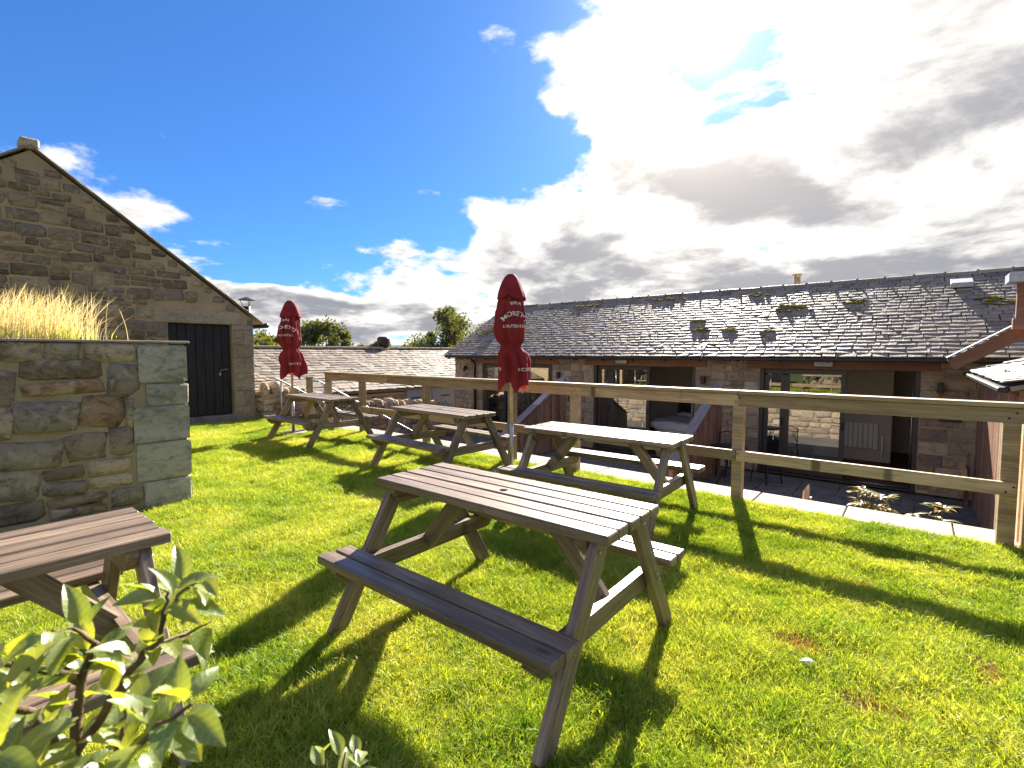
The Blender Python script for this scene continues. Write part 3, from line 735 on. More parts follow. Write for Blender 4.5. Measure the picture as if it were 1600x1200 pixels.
# door sets
def doorset(a, b, openr, parent):
    F_ = FN + .10; t = .07; zt = HEAD + .06; zb = GZ + .04
    fr = box('door_frame', ((a + b) / 2, F_, zt - t / 2), (b - a - .006, .10, t), 'frame_grey', parent, .003)
    for x in (a + t / 2 + .003, b - t / 2 - .003): box('jamb', (x, F_, (zt - t + zb) / 2 - .002), (t, .10, zt - t - zb - .01), 'frame_grey', fr, .003)
    box('threshold', ((a + b) / 2, F_ - .02, zb - .015), (b - a - .006, .16, .04), 'frame_grey', fr, .003)
    def leaf(x0, x1, y, mull=None):
        st = .085; lf = box('door_leaf', ((x0 + x1) / 2, y, zt - t - st / 2 - .006), (x1 - x0, .045, st), 'frame_grey', parent, .002)
        for x in (x0 + st / 2, x1 - st / 2): box('stile', (x, y, (zt - t + zb) / 2 - .01), (st, .046, zt - t - zb - 2 * st - .03), 'frame_grey', lf, .002)
        box('bottom_rail', ((x0 + x1) / 2, y, zb + st / 2 + .015), (x1 - x0, .045, st), 'frame_grey', lf, .002)
        box('pane', ((x0 + x1) / 2, y, (zt - t + zb) / 2), (x1 - x0 - 2 * st + .02, .012, zt - t - zb - 2 * st), 'glass', lf)
        tube('handle', [(x1 - .04, y - .03, -.02), (x1 - .04, y - .06, -.02), (x1 - .04, y - .06, .12)], .012, 'black_metal', lf, 6)
    wd = b - a - 2 * t
    if openr == 2:
        leaf(a + t + .004, a + t + wd * .34, F_ - .02); leaf(a + t + wd * .34 + .004, a + t + wd * .67, F_ + .03); leaf(a + t + wd * .67 + .004, b - t - .004, F_ - .02)
    else:
        x1 = a + t + wd * .585
        leaf(a + t + .004, a + t + wd * .16, F_ + .03); leaf(a + t + wd * .16 + .006, x1, F_ - .02)
        # sliding leaf pushed back: its edge stands just inside the opening
        tube('track', [(x1, F_, zb + .012), (b - t, F_, zb + .012)], .008, 'steel', fr, 6)
        tube('edge_trim', [(b - t - .03, F_ + .03, zb), (b - t - .03, F_ + .03, zt - t)], .008, 'steel', fr, 6)
for k, (a, b) in enumerate(doors): doorset(a, b, 2 if k == 2 else 1, barn)
# rooms behind the doors
for k, (a, b) in enumerate(doors):
    A, B = a - .55, b + .6; D = 15.6
    box('room_floor', ((A + B) / 2, (FN + .47 + D) / 2, GZ + .01), (B - A, D - FN - .47, .03), 'dark_floor', barn)
    box('room_back_wall', ((A + B) / 2, D + .06, .1), (B - A, .1, 2.3), 'plaster', barn)
    box('room_side_wall', (A - .06, (FN + .48 + D) / 2, .1), (.1, D - FN - .48, 2.3), 'plaster', barn); box('room_side_wall', (B + .06, (FN + .48 + D) / 2, .1), (.1, D - FN - .48, 2.3), 'plaster', barn)
    box('room_ceiling', ((A + B) / 2, (FN + .48 + D) / 2, 1.27), (B - A, D - FN - .48, .02), 'plaster', barn)
def soft_box(name, c, s, mat, parent, seed, amp=.03):
    bm = bmesh.new(); bmesh.ops.create_cube(bm, size=1); bmesh.ops.subdivide_edges(bm, edges=bm.edges[:], cuts=7, use_grid_fill=True)
    for v in bm.verts:
        p = v.co * 2; q = Vector([math.copysign(abs(x) ** 1.0, x) for x in p]); L = (abs(p.x) ** 5 + abs(p.y) ** 5 + abs(p.z) ** 5) ** .2
        q = p / max(L, 1e-6) * max(abs(p.x), abs(p.y), abs(p.z)); v.co = Vector((q.x * s[0] / 2, q.y * s[1] / 2, q.z * s[2] / 2))
        nz = mnoise.noise((v.co.x * 4 + seed, v.co.y * 4, v.co.z * 4)); v.co.z += nz * amp; v.co.x += nz * amp * .6
    me = bpy.data.meshes.new(name); bm.to_mesh(me); bm.free(); me.materials.append(MATS[mat]); me.polygons.foreach_set('use_smooth', [True] * len(me.polygons))
    return link(bpy.data.objects.new(name, me), parent, Matrix.Translation(c))
bed = thing('bed', 'bed with pale lilac white duvet inside the open bedroom doorway', 'bed', (-4.6, 13.6, GZ))
box('bed_base', (-4.75, 13.6, GZ + .2), (1.5, 2.0, .32), 'dark_cloth', bed, .02)
soft_box('mattress', (-4.75, 13.6, GZ + .45), (1.52, 2.02, .24), 'duvet', bed, 1, .01)
soft_box('duvet', (-4.75, 13.35, GZ + .58), (1.72, 1.62, .26), 'duvet', bed, 2, .05)
for x in (-5.1, -4.4): soft_box('pillow', (x, 14.35, GZ + .68), (.62, .4, .2), 'duvet', bed, x, .02)
box('headboard', (-4.75, 14.68, GZ + .6), (1.6, .07, 1.1), 'dark_cloth', bed, .02)
rad_ = thing('radiator', 'white panel radiator on the wall inside the right hand doorway', 'radiator', (-.6, 13.9, GZ + .3))
for k in range(7): box('fin', (-1.25 + k * .095, 13.9, GZ + .62), (.088, .07, .6), 'white_paint', rad_, .012)
box('valve_pipe', (-.56, 13.9, GZ + .4), (.04, .04, .5), 'steel', rad_, .005)
pw = box('partition_wall', (-1.15, 14.0, .1), (1.5, .1, 2.25), 'plaster'); tag(pw, 'cream partition wall carrying the radiator inside the doorway', 'wall')
# things on the facade
def wall_lamp(x, lab):
    t = thing('wall_lamp', lab, 'lamp', (x, FN, .8), group='small black wall lamps on the barn piers')
    box('lamp_body', (x, FN - .06, .86), (.085, .09, .17), 'black_metal', t, .006); box('bracket', (x, FN - .005, .86), (.05, .03, .1), 'black_metal', t, .003)
    return t
wall_lamp(-7.62, 'small black wall lamp beside the closed glazed doors near the tall red parasol'); wall_lamp(-3.72, 'small black wall lamp on the pier between the open bedroom and radiator doorways'); wall_lamp(.32, 'small dark wall lamp on the pier at the barn end by the slatted shed')
def plaque(x, lab, z=1.245, w_=.36, hh=.13, m='lead'):
    t = thing('door_plaque', lab, 'plaque', (x, FN, z)); box('plate', (x, FN - .025, z), (w_, .02, hh), 'frame_grey', t, .004); box('face', (x, FN - .037, z), (w_ - .05, .006, hh - .04), m, t, .002)
plaque(-5.75, 'grey name plate on the red beam over the bedroom doorway'); plaque(-1.43, 'grey name plate on the red beam over the radiator doorway'); plaque(.46, 'dark slate plaque on the stone pier beside the end downpipe', .33, .30, .11, 'frame_grey')
cm = thing('security_camera', 'black security camera on the corner stone under the eave', 'camera', (-11.2, 11.2, .95))
box('mount', (-11.25, FN - .02, 1.0), (.09, .04, .12), 'black_metal', cm, .006); tube('housing', [(-11.2, FN - .06, 1.02), (-11.08, FN - .22, .92)], [.05, .042], 'black_metal', cm, 10)

# privacy screens between the patios, tops sloping down from the wall
def screen(xc, label, r0=.35, r1=3.0):
    t = thing('privacy_screen', label, 'screen', (xc, FN - 1.5, GZ), group='slatted screens between the patios')
    za = lambda r_: 1.0 - .49 * r_
    k = r0; rgl = random.Random(int(xc * 10))
    while k < r1:
        h = za(k) - GZ - .04
        for s in (-1, 1): box('slat', (xc + s * .035, FN - k - .04, GZ + h / 2 + .02), (.018, .066 , h), 'slat_wood', t, .002)
        k += .094
    box('post', (xc, FN - r1 - .02, (GZ + za(r1)) / 2 - .03), (.05, .07, za(r1) - GZ - .06), 'slat_wood', t, .003)
    n_ = 4
    for q in range(n_):
        a = r0 + (r1 - r0) * q / n_ + .002; b = r0 + (r1 - r0) * (q + 1) / n_ - .002
        beam('capping', (xc, FN - a, za(a) + .02), (xc, FN - b, za(b) + .02), .20, .035, 'capping_wood', t, .004)
screen(-3.25, 'slatted brown screen with sloping grey capping between bedroom and radiator doorways')
screen(-7.2, 'slatted brown screen with sloping grey capping behind the taller red parasol')

# slatted shed with slate roof at the right end
shed = thing('timber_shed', 'red brown slatted timber shed with small slate roof at the barn end', 'shed', (1.5, 9, GZ))
y = 6.7
while y < 11.2:
    box('slat', (.80, y, (GZ + 1.12) / 2), (.02, .064, 1.12 - GZ - .01), 'slat_wood', shed, .002); y += .084
box('wall', (.835, 8.95, .03), (.03, 4.5, 2.12), 'slat_wood', shed); box('corner_post', (.79, 6.62, .03), (.09, .09, 2.16), 'slat_wood', shed, .004)
beam('wall_plate', (.77, 6.6, 1.10), (.77, 11.2, 1.10), .05, .10, 'slat_wood', shed, .003)
sr = slab('roof', [(.66, 11.0, 1.15), (.66, 6.4, 1.15), (2.6, 6.4, 1.72), (2.6, 11.0, 1.72)], .04, 'slate', shed); set_tint(sr.data, .3)
slates(sr, 6.4, 11.0, (.64, 1.16), (2.6, 1.73), rng, .22, (.3, .45), 300, 'y', .014)
beam('gutter', (.62, 6.4, 1.12), (.62, 11.0, 1.12), .08, .05, 'black_metal', shed, .01)
beam('barge_board', (.42, 10.86, 1.26), (2.6, 10.86, 2.72), .06, .20, 'beam_wood', shed, .004)
beam('lead_flashing', (.36, 10.90, 1.38), (2.6, 10.90, 2.88), .22, .02, 'lead', shed, .003)
tu = thing('vent_turret', 'timber framed vent turret with lead cap above the shed roof', 'turret', (1.35, 10.6, 1.9))
box('post', (1.16, 10.6, 2.2), (.11, .11, .62), 'beam_wood', tu, .004); box('sill_beam', (1.55, 10.6, 1.90), (.95, .14, .16), 'beam_wood', tu, .004); box('post', (1.95, 10.6, 2.2), (.11, .11, .62), 'beam_wood', tu, .004)
box('cap', (1.55, 10.6, 2.58), (1.12, .5, .15), 'lead', tu, .01); box('louvre_board', (1.55, 10.66, 2.22), (.7, .02, .56), 'slat_wood', tu)

# ---------------------------------------------------------------- gabled barn with black door
rng = random.Random(33)
GE = -11.3
gb = thing('gabled_barn', 'old rubble stone barn gable with stone lintel over the doorway', 'barn', (-13, 1.5, 0))
GY1 = 4.83; APY, APZ = 1.42, 4.76; EZ = 2.20; GY0 = 2 * APY - GY1
V = [(GE - .02, GY0, -.2), (GE - .02, GY1 - .02, -.2), (GE - .02, GY1 - .02, EZ), (GE - .02, APY, APZ), (GE - .02, GY0, EZ)]
# door opening: y from 3.23 to 4.40, z .18 to 2.06 (wall built as pieces round it)
DY0, DY1, DZ0, DZ1 = 3.23, 4.40, .16, 2.06
def prism(name, prof, x, th, mat, parent):
    k = len(prof); Vv = [(x, y, z) for y, z in prof] + [(x - th, y, z) for y, z in prof]
    return mesh_obj(name, Vv, [tuple(range(k)), tuple(range(2 * k - 1, k - 1, -1))] + [(i, i + k, (i + 1) % k + k, (i + 1) % k) for i in range(k)], mat, parent)
xw = GE - .003
prism('wall', [(GY0, -.2), (DY0, -.2), (DY0, DZ1), (GY0, DZ1)], xw, .45, 'mortar', gb)
prism('wall', [(DY1, -.2), (GY1 - .02, -.2), (GY1 - .02, DZ1), (DY1, DZ1)], xw, .45, 'mortar', gb)
prism('gable', [(GY0, DZ1 + .002), (GY1 - .02, DZ1 + .002), (GY1 - .02, EZ), (APY, APZ), (GY0, EZ)], xw, .45, 'mortar', gb)
box('long_wall', (-15.5, GY1 - .25, 1.0), (7.6, .42, 2.4), 'mortar', gb); box('long_wall', (-15.5, GY0 + .25, 1.0), (7.6, .42, 2.4), 'mortar', gb)
sl = (APZ - EZ) / (GY1 - APY)
def in_gable(u, z, wd, h):
    top = APZ - abs(u - APY) * sl - .05
    if z + h / 2 + wd / 2 * sl * .45 > top - .06: return False
    if DY0 - .05 < u + wd / 2 and u - wd / 2 < DY1 + .42 and z - h / 2 < DZ1 + .30: return False
    return True
cells = courses(GY0, GY1 - .03, 0.0, APZ, rng, (.10, .25), (.16, .46), in_gable, .026)
lay(cells, (GE, 0, 0), math.pi / 2, gb, 'gable_stone', rng, .05, .022, False, 'stone', 300)
# small stones filling the rake under the verge
rk = []
for s in (-1, 1):
    q = .15
    while q < 3.2:
        wd = rng.uniform(.14, .26); rk.append((APY + s * (q + wd / 2), APZ - (q + wd / 2) * sl - .10 - rng.uniform(0, .03), wd - .02, .12)); q += wd
rk = [c for c in rk if not (c[0] > DY1 - .1 and c[1] < DZ1 + .34)]
lay(rk, (GE + .002, 0, 0), math.pi / 2, gb, 'gable_stone', rng, .04, .018, False)
# lintel and quoins / jambs in dressed stone
lay([((DY0 + DY1) / 2 - .02, DZ1 + .135, 1.56, .26)], (GE + .006, 0, 0), math.pi / 2, gb, 'dressed', rng, .05, .010, True, 'lintel')
z = -.02; qs = []
i = 0
while z < EZ - .1:
    h = rng.uniform(.24, .36); h = min(h, EZ - .02 - z)
    if z < DZ1 and z + h > DZ1: h = DZ1 - z
    lo = DY1 + .005 if z < DZ1 - .02 else DY1 + .30
    if i % 2 == 0: qs.append(((lo + GY1) / 2, z + h / 2, GY1 - lo - .012, h - .014))
    else:
        m_ = lo + (GY1 - lo) * .5; qs += [((lo + m_) / 2, z + h / 2, m_ - lo - .012, h - .014), ((m_ + GY1) / 2, z + h / 2, GY1 - m_ - .012, h - .014)]
    z += h; i += 1
z = -.02
while z < DZ1 - .03:
    h = min(rng.uniform(.2, .34), DZ1 - z); qs.append((DY0 - .20, z + h / 2, .36, h - .014)); z += h
lay(qs, (GE + .006, 0, 0), math.pi / 2, gb, 'dressed', rng, .05, .012, True, 'quoin')
# door
dr = thing('barn_door', 'black boarded door with metal latch in the stone gable', 'door', (GE - .12, 3.8, DZ0))
nb = 7; wd = (DY1 - DY0 - .04) / nb
for k in range(nb): box('plank', (GE - .13, DY0 + .02 + wd * (k + .5), (DZ0 + DZ1) / 2), (.035, wd - .008, DZ1 - DZ0 - .02), 'black_paint', dr, .004)
box('backing', (GE - .165, (DY0 + DY1) / 2, (DZ0 + DZ1) / 2), (.02, DY1 - DY0 - .03, DZ1 - DZ0 - .02), 'black_paint', dr)
tube('latch', [(GE - .10, DY1 - .05, 1.12), (GE - .08, DY1 - .12, 1.12), (GE - .08, DY1 - .22, 1.10), (GE - .085, DY1 - .23, 1.04)], .009, 'steel', dr, 6)
box('lock_plate', (GE - .108, DY1 - .23, 1.02), (.012, .035, .06), 'steel', dr, .003)
box('doorstep', (GE - .1, (DY0 + DY1) / 2, DZ0 - .10), (.30, DY1 - DY0 - .004, .19), 'patio_stone', gb, .01)
# roof of the gabled barn: slabs, verge slates and ridge stone
for s in (1, -1):
    ye = APY + s * (GY1 - APY + .22); ze = EZ - .22 * sl
    pts = [(GE + .03, ye, ze + .05), (GE + .03, APY, APZ + .05), (-19.5, APY, APZ + .05), (-19.5, ye, ze + .05)]
    if s < 0: pts = pts[::-1]
    r_ = slab('roof', pts, .035, 'slate', gb); set_tint(r_.data, .1)
    q = 0
    while q < 3.5:
        dy = q + .0; a = Vector((GE - .1, APY + s * dy, APZ + .07 - dy * sl)); b = Vector((GE - .1, APY + s * (dy + .26), APZ + .058 - (dy + .26) * sl))
        o = beam('verge_slate', a, b,   .30 + rng.uniform(0, .06), .014, 'slate', r_, .003, up=(0, 0, 1)); q += .19
slab_cop = box('ridge_stone', (GE - .12, APY, APZ + .10), (.36, .24, .17), 'dressed', gb, .03)
tube('gutter_end', [(GE + .10, GY1 + .25, EZ - .13), (-14.0, GY1 + .25, EZ - .13)], .055, 'black_metal', gb, 8)
SPX, SPY = -15.0, 6.25
st = thing('stove_pipe', 'dark metal stove pipe with flat conical cowl rising behind the gabled barn eave', 'flue', (SPX, SPY, 1.0))
tube('pipe', [(SPX, SPY, 1.0), (SPX, SPY, 2.80)], .10, 'black_metal', st, 12)
V, F = tube_geo([(SPX, SPY, 2.98), (SPX, SPY, 3.06)], [.24, .04], 14); mesh_obj('cowl', V, F, 'black_metal', st)
for a in (0, 2.1, 4.2): tube('cowl_stay', [(SPX + .09 * math.cos(a), SPY + .09 * math.sin(a), 2.78), (SPX + .17 * math.cos(a), SPY + .17 * math.sin(a), 2.99)], .009, 'black_metal', st, 5)

# ---------------------------------------------------------------- low wall with grass on top (left)
rng = random.Random(57)
WE = -5.52; WY1 = 1.73; WZ = 1.56
lw = thing('planter_wall', 'rough rubble stone wall with large corner blocks, tall dry grass on top', 'wall', (-6.5, 0, 0))
box('core', (WE - 1.503, -2.2, .74), (3.0, 7.8, 1.60), 'mortar', lw)
z = -.06; qs = []; qr = random.Random(5)
while z < WZ - .04:
    h = min(qr.uniform(.20, .40), WZ - .02 - z); wd = qr.uniform(.26, .46); qs.append((WY1 - wd / 2, z + h / 2, wd - .012, h - .014)); z += h
raw = courses(-2.2, WY1, -.08, WZ, rng, (.12, .33), (.20, .60), None, .016); cells = []
for (u, z, wd, h) in raw:
    lim = min([q[0] - q[2] / 2 - .012 for q in qs if abs(z - q[1]) < (h + q[3]) / 2 - .012], default=WY1)
    l_, r_ = u - wd / 2, min(u + wd / 2, lim)
    if r_ - l_ > .05: cells.append(((l_ + r_) / 2, z, r_ - l_, h))
lay(cells, (WE, 0, 0), math.pi / 2, lw, 'rubble', rng, .06, .032)
lay(qs, (WE + .012, 0, 0), math.pi / 2, lw, 'pale_block', rng, .08, .016, True, 'corner_block')
u = WY1 + .02
while u > -3:
    wd = rng.uniform(.5, .9); box('cap_slab', (WE - .18, u - wd / 2, WZ + .008), (.41, wd - .008, .022), 'flag', lw, .005); u -= wd
box('soil', (WE - 1.7, -2.3, WZ + .0), (2.5, 7.2, .10), 'lawn_soil', lw)
def stalks(name, n_, rg, area, hm, mat, label, wid=.003):
    V = []; F = []
    for _ in range(n_):
        x, y = area(rg); h = rg.uniform(*hm); la = rg.gauss(.4, 1.1); ln = abs(rg.gauss(0, .42)) * h; yaw = rg.uniform(0, 3.14); seg = 5; k = len(V)
        wx, wy = math.cos(yaw) * wid, math.sin(yaw) * wid
        for s in range(seg + 1):
            t = s / seg; w_ = (1 - .75 * t) if s < 4 else (.75 if s == 4 else .1)
            ox, oy = math.sin(la) * ln * t ** 2, math.cos(la) * ln * t ** 2
            V += [(x + ox - wx * w_, y + oy - wy * w_, WZ + h * t), (x + ox + wx * w_, y + oy + wy * w_, WZ + h * t)]
        for s in range(seg): F.append((k + 2 * s, k + 2 * s + 1, k + 2 * s + 3, k + 2 * s + 2))
    o = mesh_obj(name, V, F, mat); tag(o, label, 'grass', kind='stuff'); return o
rg = random.Random(8)
ar = lambda r_: (WE - .12 - 1.6 * r_.random() ** 1.3, r_.uniform(-2.6, 1.02 + .12 * r_.gauss(0, 1)))
stalks('dry_grass', 7000, rg, ar, (.16, .48), 'straw', 'tall dry straw coloured grass growing on top of the low stone wall')
stalks('green_grass', 4200, rg, ar, (.05, .17), 'grass_blade', 'short green grass at the foot of the dry grass on the wall', .004)

# ---------------------------------------------------------------- drystone wall, steps and handrails beyond the lawn
rng = random.Random(71)
dw = thing('drystone_wall', 'drystone wall with rounded upright cope stones going down beside the steps', 'wall', (-11.2, 8, -1))
def topz(y):
    pts = [(4.9, .62), (7.2, .02), (9.4, -.12), (10.7, -.36)]
    for (a, za), (b, zb) in zip(pts, pts[1:]):
        if y <= b: return za + (zb - za) * (y - a) / (b - a)
    return pts[-1][1]
ys = [4.9, 7.2, 9.4, 10.75]
prism('core', [(4.88, -1.7)] + [(10.75, -1.7)] + [(y, topz(y) - .02) for y in ys[::-1]], -11.12, .40, 'mortar', dw)
cells = [c for c in courses(4.9, 10.7, -1.5, .6, rng, (.12, .24), (.2, .5)) if c[1] + c[3] / 2 < topz(c[0]) + .02]
lay(cells, (-11.10, 0, 0), math.pi / 2, dw, 'rubble', rng, .05, .03)
lay([c for c in courses(-11.5, -11.12, -.3, .58, rng, (.12, .22), (.15, .3))], (0, 4.875, 0), 0, dw, 'rubble', rng, .03, .025)
y = 4.95
while y < 10.7:
    wd = rng.uniform(.13, .24); h = rng.uniform(.20, .32); zt = topz(y + wd / 2)
    V, F = [], []
    for i in range(4):
        for k in range(8):
            an = 2 * math.pi * k / 8; sc = (1.0, 1.04, .86, .45)[i] * rng.uniform(.88, 1.1)
            V.append((.22 * sc * math.copysign(abs(math.cos(an)) ** .7, math.cos(an)), wd * .52 * sc * math.copysign(abs(math.sin(an)) ** .7, math.sin(an)), h * (0, .45, .85, 1.0)[i] + rng.uniform(-.015, .015)))
    for i in range(3):
        for k in range(8): F.append((i * 8 + k, i * 8 + (k + 1) % 8, i * 8 + 8 + (k + 1) % 8, i * 8 + 8 + k))
    F.append(tuple(range(24, 32)))
    o = mesh_obj('cope_stone', V, F, 'rubble', dw, Matrix.Translation((-11.3, y + wd / 2, zt - .03)) @ Matrix.Rotation(rng.uniform(-.15, .15), 4, 'X') @ Matrix.Rotation(rng.uniform(-.3, .3), 4, 'Z'), True); set_tint(o.data, rng.random()); y += wd + .01
steps = thing('stone_steps', 'stone steps going down from the lawn beside the drystone wall', 'steps', (-10, 5.5, -.5))
for k in range(9): box('step', (-10.05, 5.32 + k * .30, -.09 - k * .17 - .3), (1.9, .32, .6), 'patio_stone', steps, .008)
for x, nm in ((-10.98, 'steel tube handrail fixed along the drystone wall beside the steps'), (-9.15, 'steel tube handrail on the open side of the steps')):
    t = thing('handrail', nm, 'handrail', (x, 5.3, 0)); y0 = 5.0
    tube('rail', [(x, y0, .92), (x, y0 + .15, .90), (x, 7.9, -.62), (x, 8.15, -.66)], .017, 'steel', t, 8)
    for yy, zz in ((5.25, .83), (7.7, -.52)): tube('support', [(x, yy, zz), (x, yy, zz - .95)], .018, 'steel', t, 8)
gp = thing('gate_post', 'short timber post at the head of the steps behind the parasol', 'post', (-9.9, 5.2, 0))
box('post_shaft', (-9.75, 5.26, .45), (.10, .10, 1.0), 'fence_wood', gp, .005); box('post_cap', (-9.75, 5.26, .96), (.12, .12, .03), 'fence_wood', gp, .006)

# ---------------------------------------------------------------- low slate roofed building across the yard
rng = random.Random(90)
lb = thing('low_building', 'low outbuilding with long slate roof and blue grey double doors', 'outbuilding', (-15, 10, -1.6))
LE = (-13.0, .30); LR = (-16.3, 1.62)
box('wall', (-13.32, 10, -.72), (.3, 15.6, 1.8), 'mortar', lb); box('wall', (-19.2, 10, -.72), (.3, 15.6, 1.8), 'mortar', lb)
lay([c for c in courses(3.5, 17.5, -1.55, .12, rng, (.14, .26), (.25, .5)) if not 10.4 < c[0] < 12.7], (-13.16, 0, 0), math.pi / 2, lb, 'gable_stone', rng, .03, .02, limit=60)
lr = slab('roof', [(LE[0], 2.2, LE[1]), (LE[0], 17.8, LE[1]), (LR[0], 17.8, LR[1]), (LR[0], 2.2, LR[1])], .05, 'slate', lb); set_tint(lr.data, .2)
l2 = slab('rear_roof', [(-19.6, 17.8, LE[1]), (-19.6, 2.2, LE[1]), (LR[0] - .002, 2.2, LR[1]), (LR[0] - .002, 17.8, LR[1])], .05, 'slate', lb); set_tint(l2.data, .2)
slates(lr, 2.2, 17.8, LE, LR, rng, .20, (.24, .42), 300, 'y', .016)
y = 2.2
while y < 17.8: box('ridge_stone', (LR[0], y + .3, LR[1] + .04), (.30, .585, .09), 'flag', lr, .02); y += .6
for k in range(2):
    dd = box('door', (-13.14, 11.02 + k * 1.1, -.62), (.05, 1.08, 1.75), 'blue_paint', lb, .005)
    for zz in (-1.2, -.05): box('hinge', (-13.11, 10.85 + k * 1.35, zz), (.012, .42, .05), 'black_metal', dd)
    for q in range(5): box('door_board', (-13.113, 10.6 + k * 1.1 + q * .21, -.62), (.012, .20, 1.72), 'blue_paint', dd, .003)
cp = thing('chimney_pot', 'dark rounded chimney pot standing on the low slate roof ridge', 'chimney pot', (-16.3, 11.9, 1.6))
V, F = tube_geo([(-16.3, 11.9, 1.60), (-16.3, 11.9, 1.85), (-16.3, 11.9, 2.02), (-16.3, 11.9, 2.10)], [.17, .24, .25, .19], 14); mesh_obj('pot', V, F, 'black_metal', cp, None, True)
tube('collar', [(-16.3, 11.9, 1.56), (-16.3, 11.9, 1.66)], .22, 'mortar', cp, 14)

# ---------------------------------------------------------------- patio furniture and odds and ends
bt = thing('bistro_table', 'black metal bistro table on the patio below the fence', 'table', (-2.75, 9.9, GZ))
tube('table_top', [(-2.75, 9.9, GZ + .70), (-2.75, 9.9, GZ + .725)], .33, 'black_metal', bt, 24)
for a in (0, 2.1, 4.2): tube('leg', [(-2.75 + .08 * math.cos(a), 9.9 + .08 * math.sin(a), GZ + .70), (-2.75 + .04 * math.cos(a), 9.9 + .04 * math.sin(a), GZ + .35), (-2.75 + .27 * math.cos(a), 9.9 + .27 * math.sin(a), GZ + .03)], .012, 'black_metal', bt, 6)
def bistro_chair(x, y, rz, lab):
    t = thing('bistro_chair', lab, 'chair', (0, 0, 0), 0, 'black lattice chairs on the patio'); 
    V, F = tube_geo([(0, 0, .44), (0, 0, .455)], .20, 18); mesh_obj('seat', V, F, 'black_metal', t)
    for sx in (-1, 1):
        tube('leg', [(sx * .15, .13, .44), (sx * .19, .19, 0)], .011, 'black_metal', t, 6)
        tube('leg', [(sx * .15, -.17, .86), (sx * .15, -.14, .44), (sx * .19, -.21, 0)], .011, 'black_metal', t, 6)
    tube('back_rail', [(-.15, -.17, .86), (0, -.185, .90), (.15, -.17, .86)], .011, 'black_metal', t, 6)
    for k in range(-3, 4):
        for s in (-1, 1):
            a = max(-.15, min(.15, k * .05 - s * .10)); b = max(-.15, min(.15, k * .05 + s * .10)); beam('lattice_strip', (a, -.155, .52), (b, -.17, .85), .012, .004, 'black_metal', t, 0)
    M = Matrix.Translation((x, y, GZ)) @ Matrix.Rotation(rz, 4, 'Z'); t.matrix_basis = M; WM[t] = M
bistro_chair(-2.2, 10.45, 2.6, 'black lattice back chair between the bistro table and the glass doors'); bistro_chair(-2.95, 10.5, 3.4, 'black lattice back chair beside the slatted screen')
tb = thing('plant_tub', 'black round tub on the patio beside the slatted screen', 'tub', (-2.9, 8.6, GZ))
V, F = tube_geo([(-2.9, 8.6, GZ), (-2.9, 8.6, GZ + .3), (-2.9, 8.6, GZ + .34), (-2.9, 8.6, GZ + .30)], [.17, .22, .235, .20], 18); mesh_obj('tub_body', V, F, 'black_metal', tb, None, True)
V, F = tube_geo([(-2.9, 8.6, GZ + .27), (-2.9, 8.6, GZ + .29)], [.205, .2], 18); mesh_obj('tub_soil', V, F, 'lawn_soil', tb)
pk = thing('picket_edging', 'short pale wooden picket edging piece behind the coping', 'edging', (-.72, 5.95, -.3))
for k in range(6):
    prf = [(-.022, -.45), (.022, -.45), (.022, .02), (0, .06), (-.022, .02)]
    V = [(-.86, 5.75 + k * .06 + y, z) for y, z in prf] + [(-.845, 5.75 + k * .06 + y, z) for y, z in prf]
    mesh_obj('picket', V, [(0, 1, 2, 3, 4), (9, 8, 7, 6, 5)] + [(i, i + 5, (i + 1) % 5 + 5, (i + 1) % 5) for i in range(5)], 'pale_wood', pk)
box('cross_rail', (-.835, 5.9, -.10), (.015, .40, .04), 'pale_wood', pk)
for z in (-1.0,):
    hs = thing('hose_coil', 'coil of tan hose hanging by the corner of the barn', 'hose', (.62, 10.9, -.6))
    for k in range(6):
        r_ = .17 + .012 * k; pts = [(.60 + .012 * k + .02 * math.sin(3 * q), 10.9 + r_ * .8 * math.cos(q), -.62 + r_ * 1.25 * math.sin(q)) for q in [i * 2 * math.pi / 20 for i in range(21)]]
        tube('hose_loop', pts, .011, 'buff_pot', hs, 6)
    box('hanger', (.65, 10.9, -.42), (.10, .05, .05), 'black_metal', hs, .005); box('hanger_post', (.70, 10.9, -.6), (.04, .05, .9), 'slat_wood', hs, .003)
rgf = random.Random(6)
ft = thing('feather', 'small white feather lying on the lawn', 'feather', (-.337, 2.555, .03))
for nm, L, wv, an in (('vane', .07, .022, .4), ('down', .04, .026, 1.6)):
    V = []; F = []
    for k in range(6):
        t = k / 5; ww = wv * math.sin(math.pi * min(1, t * .85 + .12)) * .5
        for s in (-1, 0, 1): V.append((L * (t - .5), s * ww, .012 * t * (1 - t) * 4 + (.004 if s else 0)))
    for k in range(5):
        for s in range(2): F.append((k * 3 + s, k * 3 + s + 1, k * 3 + 4 + s, k * 3 + 3 + s))
    mesh_obj(nm, V, F, 'feather', ft, Matrix.Translation((-.337, 2.555, .045)) @ Matrix.Rotation(an, 4, 'Z'))

